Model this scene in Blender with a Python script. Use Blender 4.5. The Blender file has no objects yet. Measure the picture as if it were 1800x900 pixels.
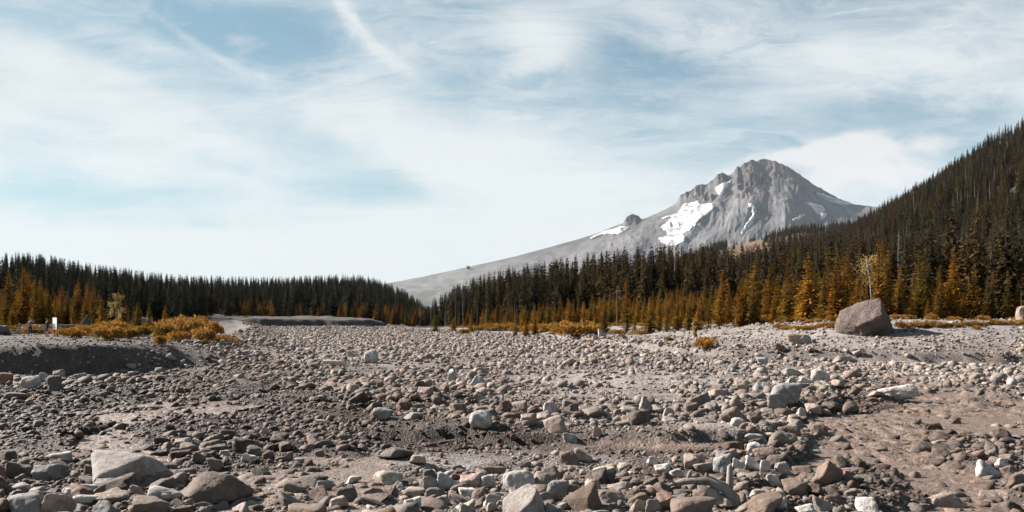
import bpy, bmesh, math, random
import numpy as np
from mathutils import Vector, Matrix, Euler, noise as mnoise

# ------------------------------------------------------------------ camera, world, sun, exposure
scene = bpy.context.scene
COL = scene.collection
F, CX, HY, CH = 1412.0, 900.0, 560.0, 3.5      # focal length (photo px), centre column, horizon row, camera height

cam_d = bpy.data.cameras.new('camera')
cam_d.sensor_width = 36.0
cam_d.lens = F / 1800.0 * 36.0
cam_d.shift_y = (HY - 450.0) / 1800.0
cam_d.clip_start = 0.1
cam_d.clip_end = 60000.0
cam = bpy.data.objects.new('camera', cam_d)
cam.location = (0, 0, CH)
cam.rotation_euler = (math.radians(90), 0, 0)
COL.objects.link(cam)
scene.camera = cam

SUN_AZ, SUN_EL = math.radians(-66), math.radians(31)      # azimuth from +Y, negative = towards -X
SKY_STRENGTH = 0.052
SUN_STRENGTH = 5.0
EXPOSURE = 2.0
sun_dir = Vector((math.sin(SUN_AZ) * math.cos(SUN_EL), math.cos(SUN_AZ) * math.cos(SUN_EL), math.sin(SUN_EL)))
sun_d = bpy.data.lights.new('sun', 'SUN')
sun_d.energy = SUN_STRENGTH
sun_d.angle = math.radians(0.5)
sun_d.color = (1.0, 0.915, 0.835)
sun = bpy.data.objects.new('sun', sun_d)
sun.rotation_euler = (-sun_dir).to_track_quat('-Z', 'Y').to_euler()
sun.location = (-200, 100, 200)
COL.objects.link(sun)

vs = scene.view_settings
vs.view_transform = 'Standard'
vs.look = 'None'
vs.exposure = EXPOSURE
vs.gamma = 1.0
vs.use_curve_mapping = False
scene.cycles.max_bounces = 5
scene.cycles.diffuse_bounces = 2
scene.cycles.glossy_bounces = 2
scene.cycles.transmission_bounces = 2
scene.cycles.transparent_max_bounces = 6
scene.cycles.volume_bounces = 0
scene.cycles.use_denoising = True
try:
    scene.cycles.denoising_prefilter = 'ACCURATE'
except Exception:
    pass


class NT:
    """Small helper to wire shader nodes."""
    def __init__(self, tree):
        self.t = tree
        tree.nodes.clear()

    def n(self, kind, ins=None, **props):
        nd = self.t.nodes.new(kind)
        for k, v in props.items():
            setattr(nd, k, v)
        for k, v in (ins or {}).items():
            s = nd.inputs[k]
            if isinstance(v, bpy.types.NodeSocket):
                self.t.links.new(v, s)
            else:
                s.default_value = v
        return nd

    def math(self, op, a, b=None, c=None, clamp=False):
        nd = self.t.nodes.new('ShaderNodeMath')
        nd.operation = op
        nd.use_clamp = clamp
        for i, v in enumerate((a, b, c)):
            if v is None:
                continue
            if isinstance(v, bpy.types.NodeSocket):
                self.t.links.new(v, nd.inputs[i])
            else:
                nd.inputs[i].default_value = v
        return nd.outputs[0]

    def vmath(self, op, a, b=None, out=0):
        nd = self.t.nodes.new('ShaderNodeVectorMath')
        nd.operation = op
        for i, v in enumerate((a, b)):
            if v is None:
                continue
            if isinstance(v, bpy.types.NodeSocket):
                self.t.links.new(v, nd.inputs[i])
            else:
                nd.inputs[i].default_value = v
        return nd.outputs[out]

    def mix(self, fac, a, b, blend='MIX'):
        nd = self.t.nodes.new('ShaderNodeMix')
        nd.data_type = 'RGBA'
        nd.blend_type = blend
        nd.clamp_factor = True
        for s, v in ((nd.inputs[0], fac), (nd.inputs[6], a), (nd.inputs[7], b)):
            if isinstance(v, bpy.types.NodeSocket):
                self.t.links.new(v, s)
            elif isinstance(v, tuple) and len(v) == 3:
                s.default_value = (*v, 1)
            else:
                s.default_value = v
        return nd.outputs[2]

    def ramp(self, v, a, b, lo=0.0, hi=1.0):
        nd = self.t.nodes.new('ShaderNodeMapRange')
        nd.interpolation_type = 'SMOOTHSTEP'
        self.t.links.new(v, nd.inputs[0])
        for i, x in enumerate((a, b, lo, hi)):
            nd.inputs[i + 1].default_value = x
        return nd.outputs[0]

    def noise(self, vec, scale, detail=4, rough=0.5, dist=0.0):
        nd = self.n('ShaderNodeTexNoise', {'Vector': vec, 'Scale': scale, 'Detail': detail, 'Roughness': rough, 'Distortion': dist})
        return nd.outputs['Fac'], nd.outputs['Color']

    def link(self, a, b):
        self.t.links.new(a, b)


world = bpy.data.worlds.new('World')
scene.world = world
world.use_nodes = True


def build_sky():
    N = NT(world.node_tree)
    sky = N.n('ShaderNodeTexSky', sky_type='NISHITA')
    sky.sun_disc = False
    sky.sun_elevation = SUN_EL
    sky.sun_rotation = SUN_AZ
    sky.altitude = 1300
    sky.air_density = 1.0
    sky.dust_density = 0.6
    sky.ozone_density = 1.2
    geo = N.n('ShaderNodeTexCoord')
    d = geo.outputs['Generated']
    sep = N.n('ShaderNodeSeparateXYZ', {0: d})
    dx, dy, dz = sep.outputs
    # the cirrus sheet: directions projected on a level plane high above
    h = N.math('ADD', N.math('ABSOLUTE', dz), 0.10)
    sheet = N.n('ShaderNodeCombineXYZ', {0: N.math('DIVIDE', dx, h), 1: N.math('DIVIDE', dy, h), 2: 0.0}).outputs[0]
    # gnomonic chart about +Y for the single clouds
    yy = N.math('MAXIMUM', dy, 0.05)
    chart = N.n('ShaderNodeCombineXYZ', {0: N.math('DIVIDE', dx, yy), 1: N.math('DIVIDE', dz, yy), 2: 0.0}).outputs[0]
    front = N.ramp(dy, 0.05, 0.45)
    # streaks that run down to the right
    st_map = N.n('ShaderNodeMapping', {'Vector': chart, 'Rotation': (0, 0, math.radians(24)), 'Scale': (1.6, 7.0, 1)})
    st, stc = N.noise(st_map.outputs[0], 2.6, 7, 0.6, 0.5)
    st2_map = N.n('ShaderNodeMapping', {'Vector': sheet, 'Rotation': (0, 0, math.radians(35)), 'Scale': (0.35, 1.1, 1)})
    st2, _ = N.noise(st2_map.outputs[0], 1.1, 6, 0.55, 0.6)
    fine, finec = N.noise(chart, 7.0, 7, 0.62, 0.3)
    warp = N.vmath('MULTIPLY', N.vmath('SUBTRACT', finec, (0.5, 0.5, 0.5)), (0.10, 0.05, 0.0))
    wchart = N.vmath('ADD', chart, warp)
    warp_s = N.vmath('MULTIPLY', N.vmath('SUBTRACT', finec, (0.5, 0.5, 0.5)), (0.035, 0.02, 0.0))
    schart = N.vmath('ADD', chart, warp_s)

    def blob(px, py, rx, ry, ang, amp, ch=None, power=1.0):
        m = N.n('ShaderNodeMapping', {'Vector': ch or wchart, 'Location': ((px - CX) / F, (HY - py) / F, 0),
                                      'Rotation': (0, 0, math.radians(ang)), 'Scale': (rx / F, ry / F, 1)}, vector_type='TEXTURE')
        q = N.vmath('DOT_PRODUCT', m.outputs[0], m.outputs[0], out=1)
        if power != 1.0:
            q = N.math('POWER', q, power)
        return N.math('MULTIPLY', N.math('EXPONENT', N.math('MULTIPLY', q, -1.0)), amp)

    # (photo x, y, half length, half width, tilt, amount): + is white cloud, - an opening of blue sky
    blobs = [
        (430, 70, 250, 60, -14, -0.44), (560, 60, 120, 60, -10, -0.20), (330, 40, 150, 40, -30, -0.32),
        (120, 345, 330, 38, -3, -0.46), (660, 330, 130, 30, -8, -0.50), (430, 300, 200, 18, -16, -0.2), (60, 185, 160, 16, -20, -0.16), (1160, 100, 210, 42, -14, -0.50),
        (1090, 160, 160, 40, -8, -0.28), (830, 165, 110, 55, 10, -0.30), (500, 240, 160, 30, -18, -0.22),
        (1480, 255, 330, 62, 0, -0.55), (1700, 205, 220, 45, -4, -0.22), (820, 20, 150, 26, 0, -0.25),
        (110, 60, 170, 26, -22, -0.22), (1330, 60, 130, 22, -30, -0.12), (420, 400, 300, 22, -4, -0.16),
        (100, 115, 220, 30, -14, 0.30), (260, 235, 330, 70, -14, 0.26), (640, 190, 70, 150, 28, 0.22),
        (790, 260, 240, 90, -20, 0.28), (622, 22, 16, 46, 22, 0.38), (655, 65, 55, 15, -52, 0.36), (705, 102, 40, 16, -40, 0.3),
        (950, 55, 95, 55, -18, 0.46), (930, 100, 70, 40, 20, 0.25), (150, 420, 360, 40, 0, 0.34), (760, 430, 420, 60, 0, 0.36),
        (1080, 330, 260, 60, -6, 0.14), (1520, 110, 360, 60, -10, 0.22), (1250, 200, 240, 40, -4, 0.10),
    ]
    tot = None
    for b in blobs:
        v = blob(*b)
        tot = v if tot is None else N.math('ADD', tot, v)
    for b in [(315, 52, 95, 10, -33, 0.42), (430, 120, 80, 17, -27, 0.30), (300, 84, 70, 12, -14, 0.22), (590, 215, 130, 24, -27, 0.18)]:
        tot = N.math('ADD', tot, N.math('MULTIPLY', blob(*b, ch=schart), N.ramp(fine, 0.3, 0.62, 0.35, 1.2)))
    tot = N.math('MULTIPLY', tot, front)
    base = N.math('ADD', N.ramp(dz, 0.02, 0.80, 0.74, 0.02), 0.0)
    cl = N.math('ADD', N.math('ADD', base, tot), N.math('MULTIPLY', N.math('SUBTRACT', st, 0.5), 1.0))
    cl = N.math('ADD', cl, N.math('MULTIPLY', N.math('SUBTRACT', st2, 0.5), 0.55))
    cl = N.math('ADD', cl, N.math('MULTIPLY', N.math('SUBTRACT', fine, 0.5), 0.42))
    fil_map = N.n('ShaderNodeMapping', {'Vector': N.vmath('ADD', chart, N.vmath('MULTIPLY', N.vmath('SUBTRACT', stc, (0.5, 0.5, 0.5)), (0.25, 0.25, 0.0))),
                                        'Rotation': (0, 0, math.radians(27)), 'Scale': (2.2, 17.0, 1)})
    fil, _ = N.noise(fil_map.outputs[0], 2.4, 9, 0.66, 0.3)
    cl = N.math('ADD', cl, N.math('MULTIPLY', N.math('SUBTRACT', fil, 0.5), 0.85))
    cl = N.ramp(cl, -0.1, 1.02, 0.04, 1.0)
    # the cap cloud streaming off the summit
    cb = None
    for b in [(1500, 268, 90, 30, 8, 0.75), (1430, 268, 90, 16, 16, 0.6), (1535, 250, 40, 18, 0, 0.35), (1525, 310, 90, 45, 0, 0.5), (1650, 250, 55, 18, 0, 0.55),
              (1450, 315, 60, 40, -30, 0.4), (1600, 300, 70, 36, 0, 0.3), (1345, 277, 46, 9, 8, 0.6), (1275, 305, 26, 12, 20, 0.45)]:
        v = blob(*b, ch=schart, power=1.2)
        cb = v if cb is None else N.math('ADD', cb, v)
    pm = N.n('ShaderNodeMapping', {'Vector': chart, 'Scale': (1.0, 1.9, 1)}).outputs[0]
    puff, _ = N.noise(pm, 13.0, 8, 0.6, 0.35)
    cb = N.ramp(N.math('ADD', cb, N.math('MULTIPLY', N.math('SUBTRACT', puff, 0.5), 1.7)), 0.02, 0.8, 0.0, 0.92)
    cb = N.math('MULTIPLY', cb, front)
    soft = N.vmath('DIVIDE', sky.outputs[0], N.vmath('ADD', N.vmath('MULTIPLY', sky.outputs[0], (0.125, 0.125, 0.125)), (1.0, 1.0, 1.0)))
    blue = N.mix(1.0, soft, (0.63, 0.83, 0.81), 'MULTIPLY')
    cirrus = (3.62, 3.86, 3.92, 1)
    c = N.mix(cl, blue, cirrus)
    c = N.mix(cb, c, (3.9, 3.86, 3.85, 1))
    bg = N.n('ShaderNodeBackground', {'Color': c, 'Strength': SKY_STRENGTH})
    out = N.n('ShaderNodeOutputWorld')
    N.link(bg.outputs[0], out.inputs[0])
    world.cycles.sampling_method = 'MANUAL'
    world.cycles.sample_map_resolution = 512


build_sky()

# ------------------------------------------------------------------ helpers
rng = np.random.default_rng(11)
random.seed(5)


def _hash(ix, iy, seed):
    h = (ix.astype(np.int64) * 374761393 + iy.astype(np.int64) * 668265263 + seed * 1442695041) & 0xFFFFFFFF
    h = ((h ^ (h >> 13)) * 1274126177) & 0xFFFFFFFF
    h = h ^ (h >> 16)
    return (h & 0xFFFFFF).astype(np.float64) / 0xFFFFFF


def vnoise(x, y, seed=0):
    x = np.asarray(x, float); y = np.asarray(y, float)
    ix, iy = np.floor(x), np.floor(y)
    fx, fy = x - ix, y - iy
    fx = fx * fx * fx * (fx * (fx * 6 - 15) + 10)
    fy = fy * fy * fy * (fy * (fy * 6 - 15) + 10)
    a = _hash(ix, iy, seed); b = _hash(ix + 1, iy, seed)
    c = _hash(ix, iy + 1, seed); d = _hash(ix + 1, iy + 1, seed)
    return (a * (1 - fx) + b * fx) * (1 - fy) + (c * (1 - fx) + d * fx) * fy


def fbm(x, y, octs=4, seed=0, gain=0.5):
    """Fractal noise in -1..1."""
    s = 0.0; amp = 1.0; tot = 0.0
    for o in range(octs):
        s = s + amp * (vnoise(x * 2 ** o + 17.3 * o, y * 2 ** o - 9.1 * o, seed + o) * 2 - 1)
        tot += amp; amp *= gain
    return s / tot


def ridged(x, y, octs=4, seed=0, gain=0.5):
    s = 0.0; amp = 1.0; tot = 0.0
    for o in range(octs):
        n = vnoise(x * 2 ** o + 5.7 * o, y * 2 ** o + 3.3 * o, seed + o) * 2 - 1
        s = s + amp * (1 - np.abs(n) * 2)
        tot += amp; amp *= gain
    return s / tot


def sstep(a, b, x):
    t = np.clip((x - a) / (b - a), 0, 1)
    return t * t * (3 - 2 * t)


def at(px, py, Y):
    """World point seen at photo pixel (px, py) at distance Y."""
    return ((px - CX) / F * Y, Y, CH + (HY - py) / F * Y)


def seg_dist(x, y, pts):
    """Distance of points to a polyline."""
    best = np.full(np.shape(x), 1e9)
    for (x0, y0), (x1, y1) in zip(pts[:-1], pts[1:]):
        dx, dy = x1 - x0, y1 - y0
        t = np.clip(((x - x0) * dx + (y - y0) * dy) / (dx * dx + dy * dy), 0, 1)
        best = np.minimum(best, np.hypot(x - x0 - t * dx, y - y0 - t * dy))
    return best


def inside(x, y, poly):
    c = np.zeros(np.shape(x), bool)
    n = len(poly)
    for i in range(n):
        x0, y0 = poly[i]; x1, y1 = poly[(i + 1) % n]
        hit = ((y0 > y) != (y1 > y)) & (x < (x1 - x0) * (y - y0) / ((y1 - y0) if y1 != y0 else 1e-9) + x0)
        c ^= hit
    return c


def sdist(x, y, poly):
    """Signed distance, positive inside."""
    d = seg_dist(x, y, list(poly) + [poly[0]])
    return np.where(inside(x, y, poly), d, -d)


def flat(px, py, z=0.0):
    """Ground point at level z under photo pixel."""
    Y = F * (CH - z) / (py - HY)
    return ((px - CX) / F * Y, Y)


# ------------------------------------------------------------------ terrain
LEFT_BANK = [(-400, 44), (-60, 50.5), (-33, 51.5), (-30, 51.3), (-27.8, 51.6), (-26.6, 53.5), (-26.4, 57), (-27.5, 66), (-31, 84), (-37, 105), (-45, 130), (-60, 180), (-84, 243), (-120, 330), (-400, 400)]
RIGHT_TOE = [(400, 20), (120, 45), (60, 57), (41, 61), (31, 64), (25, 67), (19.5, 73), (16, 84), (13, 100), (9, 125), (0, 165), (-12, 210), (-40, 270), (-60, 330)]
RIGHT_POLY = [(1500, -150)] + RIGHT_TOE + [(-60, 1500), (1500, 1500)]
MUD_STREAM = [flat(*p, -0.2) for p in [(1395, 641), (1460, 643), (1530, 652), (1590, 672), (1650, 692), (1660, 715), (1590, 738), (1540, 768), (1560, 800), (1600, 826), (1650, 850), (1690, 890), (1740, 960), (1830, 1200)]]
MUD_SIDE = [flat(*p, -0.2) for p in [(1640, 700), (1720, 706), (1830, 715), (2000, 730)]]
MUD_SIDE2 = [flat(*p, -0.2) for p in [(1520, 770), (1460, 800), (1440, 815), (1400, 840), (1380, 880)]]
LEFT_STREAM = [flat(*p, -0.2) for p in [(640, 662), (560, 676), (420, 706), (300, 722), (262, 745), (200, 760), (175, 792), (215, 802), (290, 818), (350, 836), (420, 842), (500, 842), (470, 872), (420, 895), (380, 960), (300, 1200)]]
LEFT_SIDE = [flat(*p, -0.2) for p in [(500, 842), (580, 838), (660, 832)]]
BAR_EDGE = [flat(*p, 0.15) for p in [(640, 752), (830, 757), (960, 764), (1090, 768), (1180, 776), (1290, 776), (1345, 770), (1400, 735), (1470, 715), (1475, 680), (1400, 652), (1200, 640), (900, 640), (700, 690)]]
LEVEE = [(-92, 247), (-84, 241), (-46.0, 252), (-42, 262), (-60, 275), (-92, 268)]

L_ENV = ([0, 50, 100, 150, 200, 250, 300, 350, 420, 500, 560, 620, 650, 680, 710, 745, 775], [449, 447, 455, 466, 472, 480, 486, 489, 491, 491, 489, 487, 491, 500, 513, 537, 556])
L_RC = ([0, 300, 500, 620, 745], [420, 480, 600, 680, 700])
FAR_ENV = ([1100, 1130, 1180, 1200, 1240, 1270, 1300, 1340, 1400, 1450, 1490, 1560, 1700], [556, 530, 470, 450, 434, 424, 420, 412, 403, 400, 398, 396, 400])
RID_Y = [300, 675, 759, 867, 949, 1030, 1200, 1500]
RID_Z = [166, 163, 155, 137, 121, 100, 60, 20]


def terrain(x, y, detail=True):
    x = np.asarray(x, float); y = np.asarray(y, float)
    r = np.hypot(x, y)
    z = 0.26 * fbm(x / 16, y / 20, 3, 1) + 0.12 * fbm(x / 3.6, y / 5, 3, 4)
    if detail:
        z = z + 0.06 * fbm(x / 0.9, y / 0.9, 4, 8, 0.6) * (r < 120)
    q = 3.2 * fbm(x / 8.5, y / 4.5, 3, 15) + 10
    fl = np.floor(q)
    z = z + 0.13 * (fl - 9.5 + sstep(0.43, 0.57, q - fl) - 0.5) * (1 - sstep(50, 85, r))
    wob = 1.2 * fbm(x / 7, y / 7, 3, 21)
    # gravel bar with a low cut edge
    bar = sdist(x, y, BAR_EDGE) + 0.5 * fbm(x / 1.6, y / 1.6, 3, 31)
    z = z + 0.27 * sstep(-0.12, 0.16, bar)
    # stream beds
    for pts, w, dep in ((MUD_STREAM, 1.25, 0.34), (MUD_SIDE, 1.2, 0.30), (MUD_SIDE2, 0.7, 0.30), (LEFT_STREAM, 0.55, 0.34), (LEFT_SIDE, 0.4, 0.30)):
        d = seg_dist(x, y, pts) + 0.8 * fbm(x / 1.3, y / 1.9, 3, 41)
        z = z - (dep + np.maximum(z, 0) * 0.8) * (1 - sstep(w * 0.55, w * 1.25, d))
    # left bank: a cut terrace
    lb = sdist(x, y, LEFT_BANK) + wob * np.where(y < 60, 0.12, 0.4) + 0.16 * fbm(x / 1.1, y / 1.1, 4, 51, 0.6)
    frontal = 1 - sstep(50, 62, y)
    wid = 0.9 * frontal + 9.0 * (1 - frontal)
    lz = 1.72 + 0.22 * fbm(x / 9, y / 9, 3, 52) + 0.05 * fbm(x / 1.5, y / 1.5, 3, 53)
    z = z + (lz - z) * sstep(-wid, 0.25, lb)
    # right bank: a wide gravel slope
    rb = sdist(x, y, RIGHT_POLY) + wob * 0.6
    rh = np.interp(x, [-60, 0, 12, 20, 28, 36, 60], [0.6, 0.9, 1.5, 2.0, 2.6, 3.25, 3.4])
    rz = rh * sstep(-1, 16, rb) - 0.75 * sstep(17.5, 26, rb) * (y < 175) + 0.34 * fbm(x / 5, y / 5, 4, 61) * sstep(0, 8, rb) + 0.11 * fbm(x / 1.2, y / 1.2, 4, 62, 0.6) * sstep(-1, 1, rb)
    z = np.where(rb > -1.5, z * (1 - sstep(-1.5, 4, rb)) + rz, z)
    # small step at the toe of the right bank
    z = z + 0.7 * sstep(0.0, 0.5, rb + 0.4 * fbm(x / 2, y / 2, 2, 66)) * (1 - sstep(4, 9, rb)) * (x > 8)
    # gravel levee in the distance
    lv = sdist(x, y, LEVEE) + 1.1 * fbm(x / 5, y / 5, 3, 71)
    z = np.where(lv > -3.0, np.maximum(z, (1.9 + 0.9 * fbm(x / 7, y / 7, 4, 73) - 0.012 * np.maximum(x + 70, 0)) * sstep(-1.8, 0.9, lv)), z)
    # far ground
    px = np.where(y > 1, CX + F * x / np.maximum(y, 1), np.where(x < 0, 0, 1800))
    rc = np.interp(px, *L_RC)
    lenv = np.interp(px, *L_ENV)
    lh = CH + (HY - lenv) / F * rc - 14.0
    lhill = np.maximum(lh, 0.0) * sstep(170, 1.0, 0) if False else np.maximum(lh, 0.0) * sstep(0, 1, (r - 190) / (rc - 190)) * (px < 800)
    lhill = lhill * (1 - 0.6 * sstep(0, 1, (r - rc) / 500))
    z = z + lhill
    rid = np.interp(y, RID_Y, RID_Z)
    rx = np.clip((x - 62 - 0.03 * np.maximum(y - 200, 0)) / (425 - 62), 0, 1.3)
    hill = rid * (rx ** 1.65) * np.where(rx > 1, np.exp(-(rx - 1) * 2), 1) + 6 * fbm(x / 70, y / 70, 3, 81) * np.clip(rx * 4, 0, 1)
    z = z + np.where(y > 60, np.maximum(hill, 0), 0) * sstep(60, 180, y)
    fenv = np.interp(px, *FAR_ENV)
    fh = np.maximum(CH + (HY - fenv) / F * 1500 - 17.0, 0)
    farh = fh * np.exp(-((r - 1600) / np.where(r < 1600, 420, 900)) ** 2) * (px > 1100) * (y > 1)
    z = np.maximum(z, np.where(r > 700, farh, -99))
    z = z + np.maximum(0, r - 900) * 0.012 * (r > 900)
    return z


def ground_at(px, py):
    """Where the ray through a photo pixel meets the terrain (coarse march)."""
    Ys = np.geomspace(8, 400, 1500)
    x = (px - CX) / F * Ys
    zr = CH + (HY - py) / F * Ys
    zt = terrain(x, Ys, False)
    k = np.argmax(zr <= zt)
    if zr[k] > zt[k]:
        k = len(Ys) - 1
    return float(x[k]), float(Ys[k]), float(zt[k])


def height(x, y):
    return float(terrain(np.array([x]), np.array([y]))[0])


def to_px(x, y, z):
    return CX + F * x / y, HY + F * (CH - z) / y


def zone(px, py, items):
    v = np.zeros(np.shape(px))
    for cx, cy, rx, ry, a in items:
        v = np.maximum(v, a * np.exp(-(((px - cx) / rx) ** 2 + ((py - cy) / ry) ** 2) ** 1.5))
    return v


WET_SHADE = [(330, 755, 520, 100, 0.95), (200, 735, 430, 75, 0.95), (520, 770, 330, 30, 0.95), (760, 772, 330, 22, 1.0), (1130, 786, 260, 14, 0.8), (1620, 715, 230, 45, 0.9),  # wet ground; the darkening also carries shade of the backlit left side
       (1600, 810, 230, 90, 0.9), (450, 700, 260, 26, 0.7), (60, 850, 350, 60, 0.75), (1220, 850, 260, 36, 0.55), (120, 690, 260, 20, 0.8), (560, 850, 160, 60, 0.6)]
SAND = [(1130, 668, 200, 14, 1.0), (1020, 690, 140, 8, 0.8), (690, 812, 170, 20, 0.9), (590, 842, 140, 10, 1.0), (1170, 700, 100, 9, 0.7), (1260, 745, 90, 12, 0.9),
        (1180, 783, 170, 8, 1.0), (1480, 765, 120, 12, 0.6), (1640, 715, 170, 30, 0.75), (1590, 775, 120, 22, 0.8), (1620, 850, 110, 40, 0.7), (1740, 690, 90, 12, 0.6), (130, 800, 60, 12, 0.6), (720, 640, 90, 6, 0.7), (950, 625, 150, 4, 0.5)]
HEAP = [(900, 880, 420, 42, 1.0), (1130, 728, 340, 26, 1.0), (720, 690, 170, 36, 0.6), (1380, 690, 130, 30, 1.0), (1340, 800, 130, 40, 0.9),
        (1690, 800, 110, 60, 0.7), (120, 850, 260, 60, 1.0), (110, 665, 140, 16, 1.0), (1700, 668, 160, 16, 0.9), (1400, 870, 180, 40, 0.8), (400, 790, 200, 30, 0.7), (1080, 605, 60, 8, 0.8)]

PALE_ZONES = [(1080, 672, 420, 42, 1.0), (1150, 715, 330, 26, 0.8), (1460, 655, 360, 24, 1.0), (1740, 668, 160, 22, 1.0), (1340, 800, 120, 36, 0.9), (1740, 790, 90, 40, 0.7), (860, 620, 500, 22, 0.6), (900, 870, 300, 30, 0.35), (1640, 615, 260, 26, 0.5)]  # areas blended towards a paler tone
PALE_MIX = np.array((0.235, 0.205, 0.190))
SANDC = np.array((0.150, 0.135, 0.125)); PALE = np.array((0.190, 0.177, 0.168)); MUDC = np.array((0.018, 0.012, 0.009)); MUDDRY = np.array((0.098, 0.065, 0.050))
SOIL = np.array((0.035, 0.028, 0.018)); MEADOW = np.array((0.10, 0.068, 0.046))


def wet_shade(x, y, z):
    px, py = to_px(x, np.maximum(y, 6), z)
    w = zone(px, py, WET_SHADE)
    w = w + 0.35 * fbm(x / 3, y / 5, 3, 91)
    return np.clip(w, 0, 1) * (y < 75)


def sandiness(x, y, z):
    px, py = to_px(x, np.maximum(y, 6), z)
    return np.clip(zone(px, py, SAND) + 0.3 * fbm(x / 2, y / 4, 3, 95) * 0.7, 0, 1)


def ground_colour(x, y, z):
    w = wet_shade(x, y, z)[:, None]
    s = sandiness(x, y, z)[:, None]
    n = (0.5 + 0.5 * fbm(x / 5, y / 7, 4, 101))[:, None]
    gap_shade = np.array((0.052, 0.043, 0.037))  # dark ground between stones, crevice shade put into the colour
    open_ = np.maximum(np.maximum(s, 0.85 * sstep(0.5, 4, sdist(x, y, RIGHT_POLY))[:, None]), sstep(60, 110, np.hypot(x, y))[:, None] * 0.6)
    dry = (SANDC * (1 - n) + PALE * n) * open_ + (gap_shade * (1 - 0.5 * n) + SANDC * 0.5 * n) * (1 - open_)
    wet = MUDC * (1 - s) + MUDDRY * s  # mud colour, dark for wetness and backlit shade together
    sl = zone(*to_px(x, np.maximum(y, 6), z), PALE_ZONES)[:, None] * (y > 6)[:, None]
    dry = dry * (1 - 0.55 * sl) + PALE_MIX * 0.85 * 0.55 * sl
    c = dry * (1 - w) + wet * w
    r = np.hypot(x, y)
    rb = sdist(x, y, RIGHT_POLY)
    lb = sdist(x, y, LEFT_BANK)
    edge = np.interp(x, [-40, 5, 15, 30, 50], [7, 10, 14, 16, 16]) + 2.5 * fbm(x / 5, y / 5, 3, 115)
    forest = np.maximum(sstep(0, 4, rb - edge), sstep(32, 45, lb) * (y > 95))
    forest = np.maximum(forest, sstep(285, 330, r))
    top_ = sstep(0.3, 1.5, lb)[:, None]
    c = c * (1 - 0.42 * top_)  # bank top darkened in its colour to stand for grazing sun
    c = np.where((sdist(x, y, LEVEE) > -3)[:, None], c * 0.42, c)  # levee colour darkened to deepen the shade on its face
    c = c * (1 - forest[:, None]) + SOIL * forest[:, None]
    # shade of the left bank's cut face, darkened into its colour
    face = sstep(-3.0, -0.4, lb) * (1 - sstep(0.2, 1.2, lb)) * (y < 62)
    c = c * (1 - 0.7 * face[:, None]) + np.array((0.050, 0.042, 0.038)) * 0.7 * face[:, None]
    # open meadow on the far ridge
    px = np.where(y > 1, CX + F * x / np.maximum(y, 1), 0)
    mead = np.exp(-((px - 1320) / 60) ** 2) * (r > 1250) * (r < 1750)
    c = c * (1 - mead[:, None]) + MEADOW * mead[:, None]
    return c, w[:, 0]


def grid_mesh(name, X, Y, Z, wrap=False):
    R, C = X.shape
    idx = np.arange(R * C).reshape(R, C)
    if wrap:
        nx = np.concatenate([idx[:, 1:], idx[:, :1]], axis=1)
        a, b, c, d = idx[:-1], nx[:-1], nx[1:], idx[1:]
    else:
        a, b, c, d = idx[:-1, :-1], idx[:-1, 1:], idx[1:, 1:], idx[1:, :-1]
    faces = np.stack([a.ravel(), d.ravel(), c.ravel(), b.ravel()], axis=1)
    return raw_mesh(name, np.stack([X.ravel(), Y.ravel(), Z.ravel()], axis=1), faces)


def raw_mesh(name, verts, faces, smooth=True):
    """Mesh from numpy arrays; faces all of one length."""
    me = bpy.data.meshes.new(name)
    verts = np.ascontiguousarray(verts, dtype=np.float32)
    faces = np.ascontiguousarray(faces, dtype=np.int32)
    n, k = faces.shape
    me.vertices.add(len(verts)); me.vertices.foreach_set('co', verts.ravel())
    me.loops.add(n * k); me.loops.foreach_set('vertex_index', faces.ravel())
    me.polygons.add(n); me.polygons.foreach_set('loop_start', np.arange(0, n * k, k, dtype=np.int32))
    me.update(calc_edges=True)
    me.validate()
    if smooth:
        me.polygons.foreach_set('use_smooth', np.ones(len(me.polygons), bool))
    return me


def col_attr(me, name, rgb, alpha=None):
    a = me.color_attributes.new(name, 'FLOAT_COLOR', 'POINT')
    n = len(rgb)
    out = np.ones((n, 4), np.float32)
    out[:, :3] = rgb
    if alpha is not None:
        out[:, 3] = alpha
    a.data.foreach_set('color', out.ravel())


def link(name, me, mat=None, parent=None, **props):
    o = bpy.data.objects.new(name, me)
    COL.objects.link(o)
    if mat is not None:
        me.materials.clear(); me.materials.append(mat)
    if parent is not None:
        o.parent = parent
    for k, v in props.items():
        o[k] = v
    return o


def empty(name, loc=(0, 0, 0), rz=0.0, **props):
    o = bpy.data.objects.new(name, None)
    o.empty_display_size = 0.3
    o.location = loc
    o.rotation_euler = (0, 0, rz)
    COL.objects.link(o)
    for k, v in props.items():
        o[k] = v
    return o


# ------------------------------------------------------------------ materials
def new_mat(name):
    m = bpy.data.materials.new(name)
    m.use_nodes = True
    return m, NT(m.node_tree)


def finish(N, shader):
    o = N.n('ShaderNodeOutputMaterial')
    N.link(shader, o.inputs[0])


def bsdf(N, col, rough=0.9, spec=0.3, normal=None, **more):
    ins = {'Base Color': col, 'Roughness': rough, 'Specular IOR Level': spec}
    if normal is not None:
        ins['Normal'] = normal
    ins.update(more)
    return N.n('ShaderNodeBsdfPrincipled', ins).outputs[0]


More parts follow.
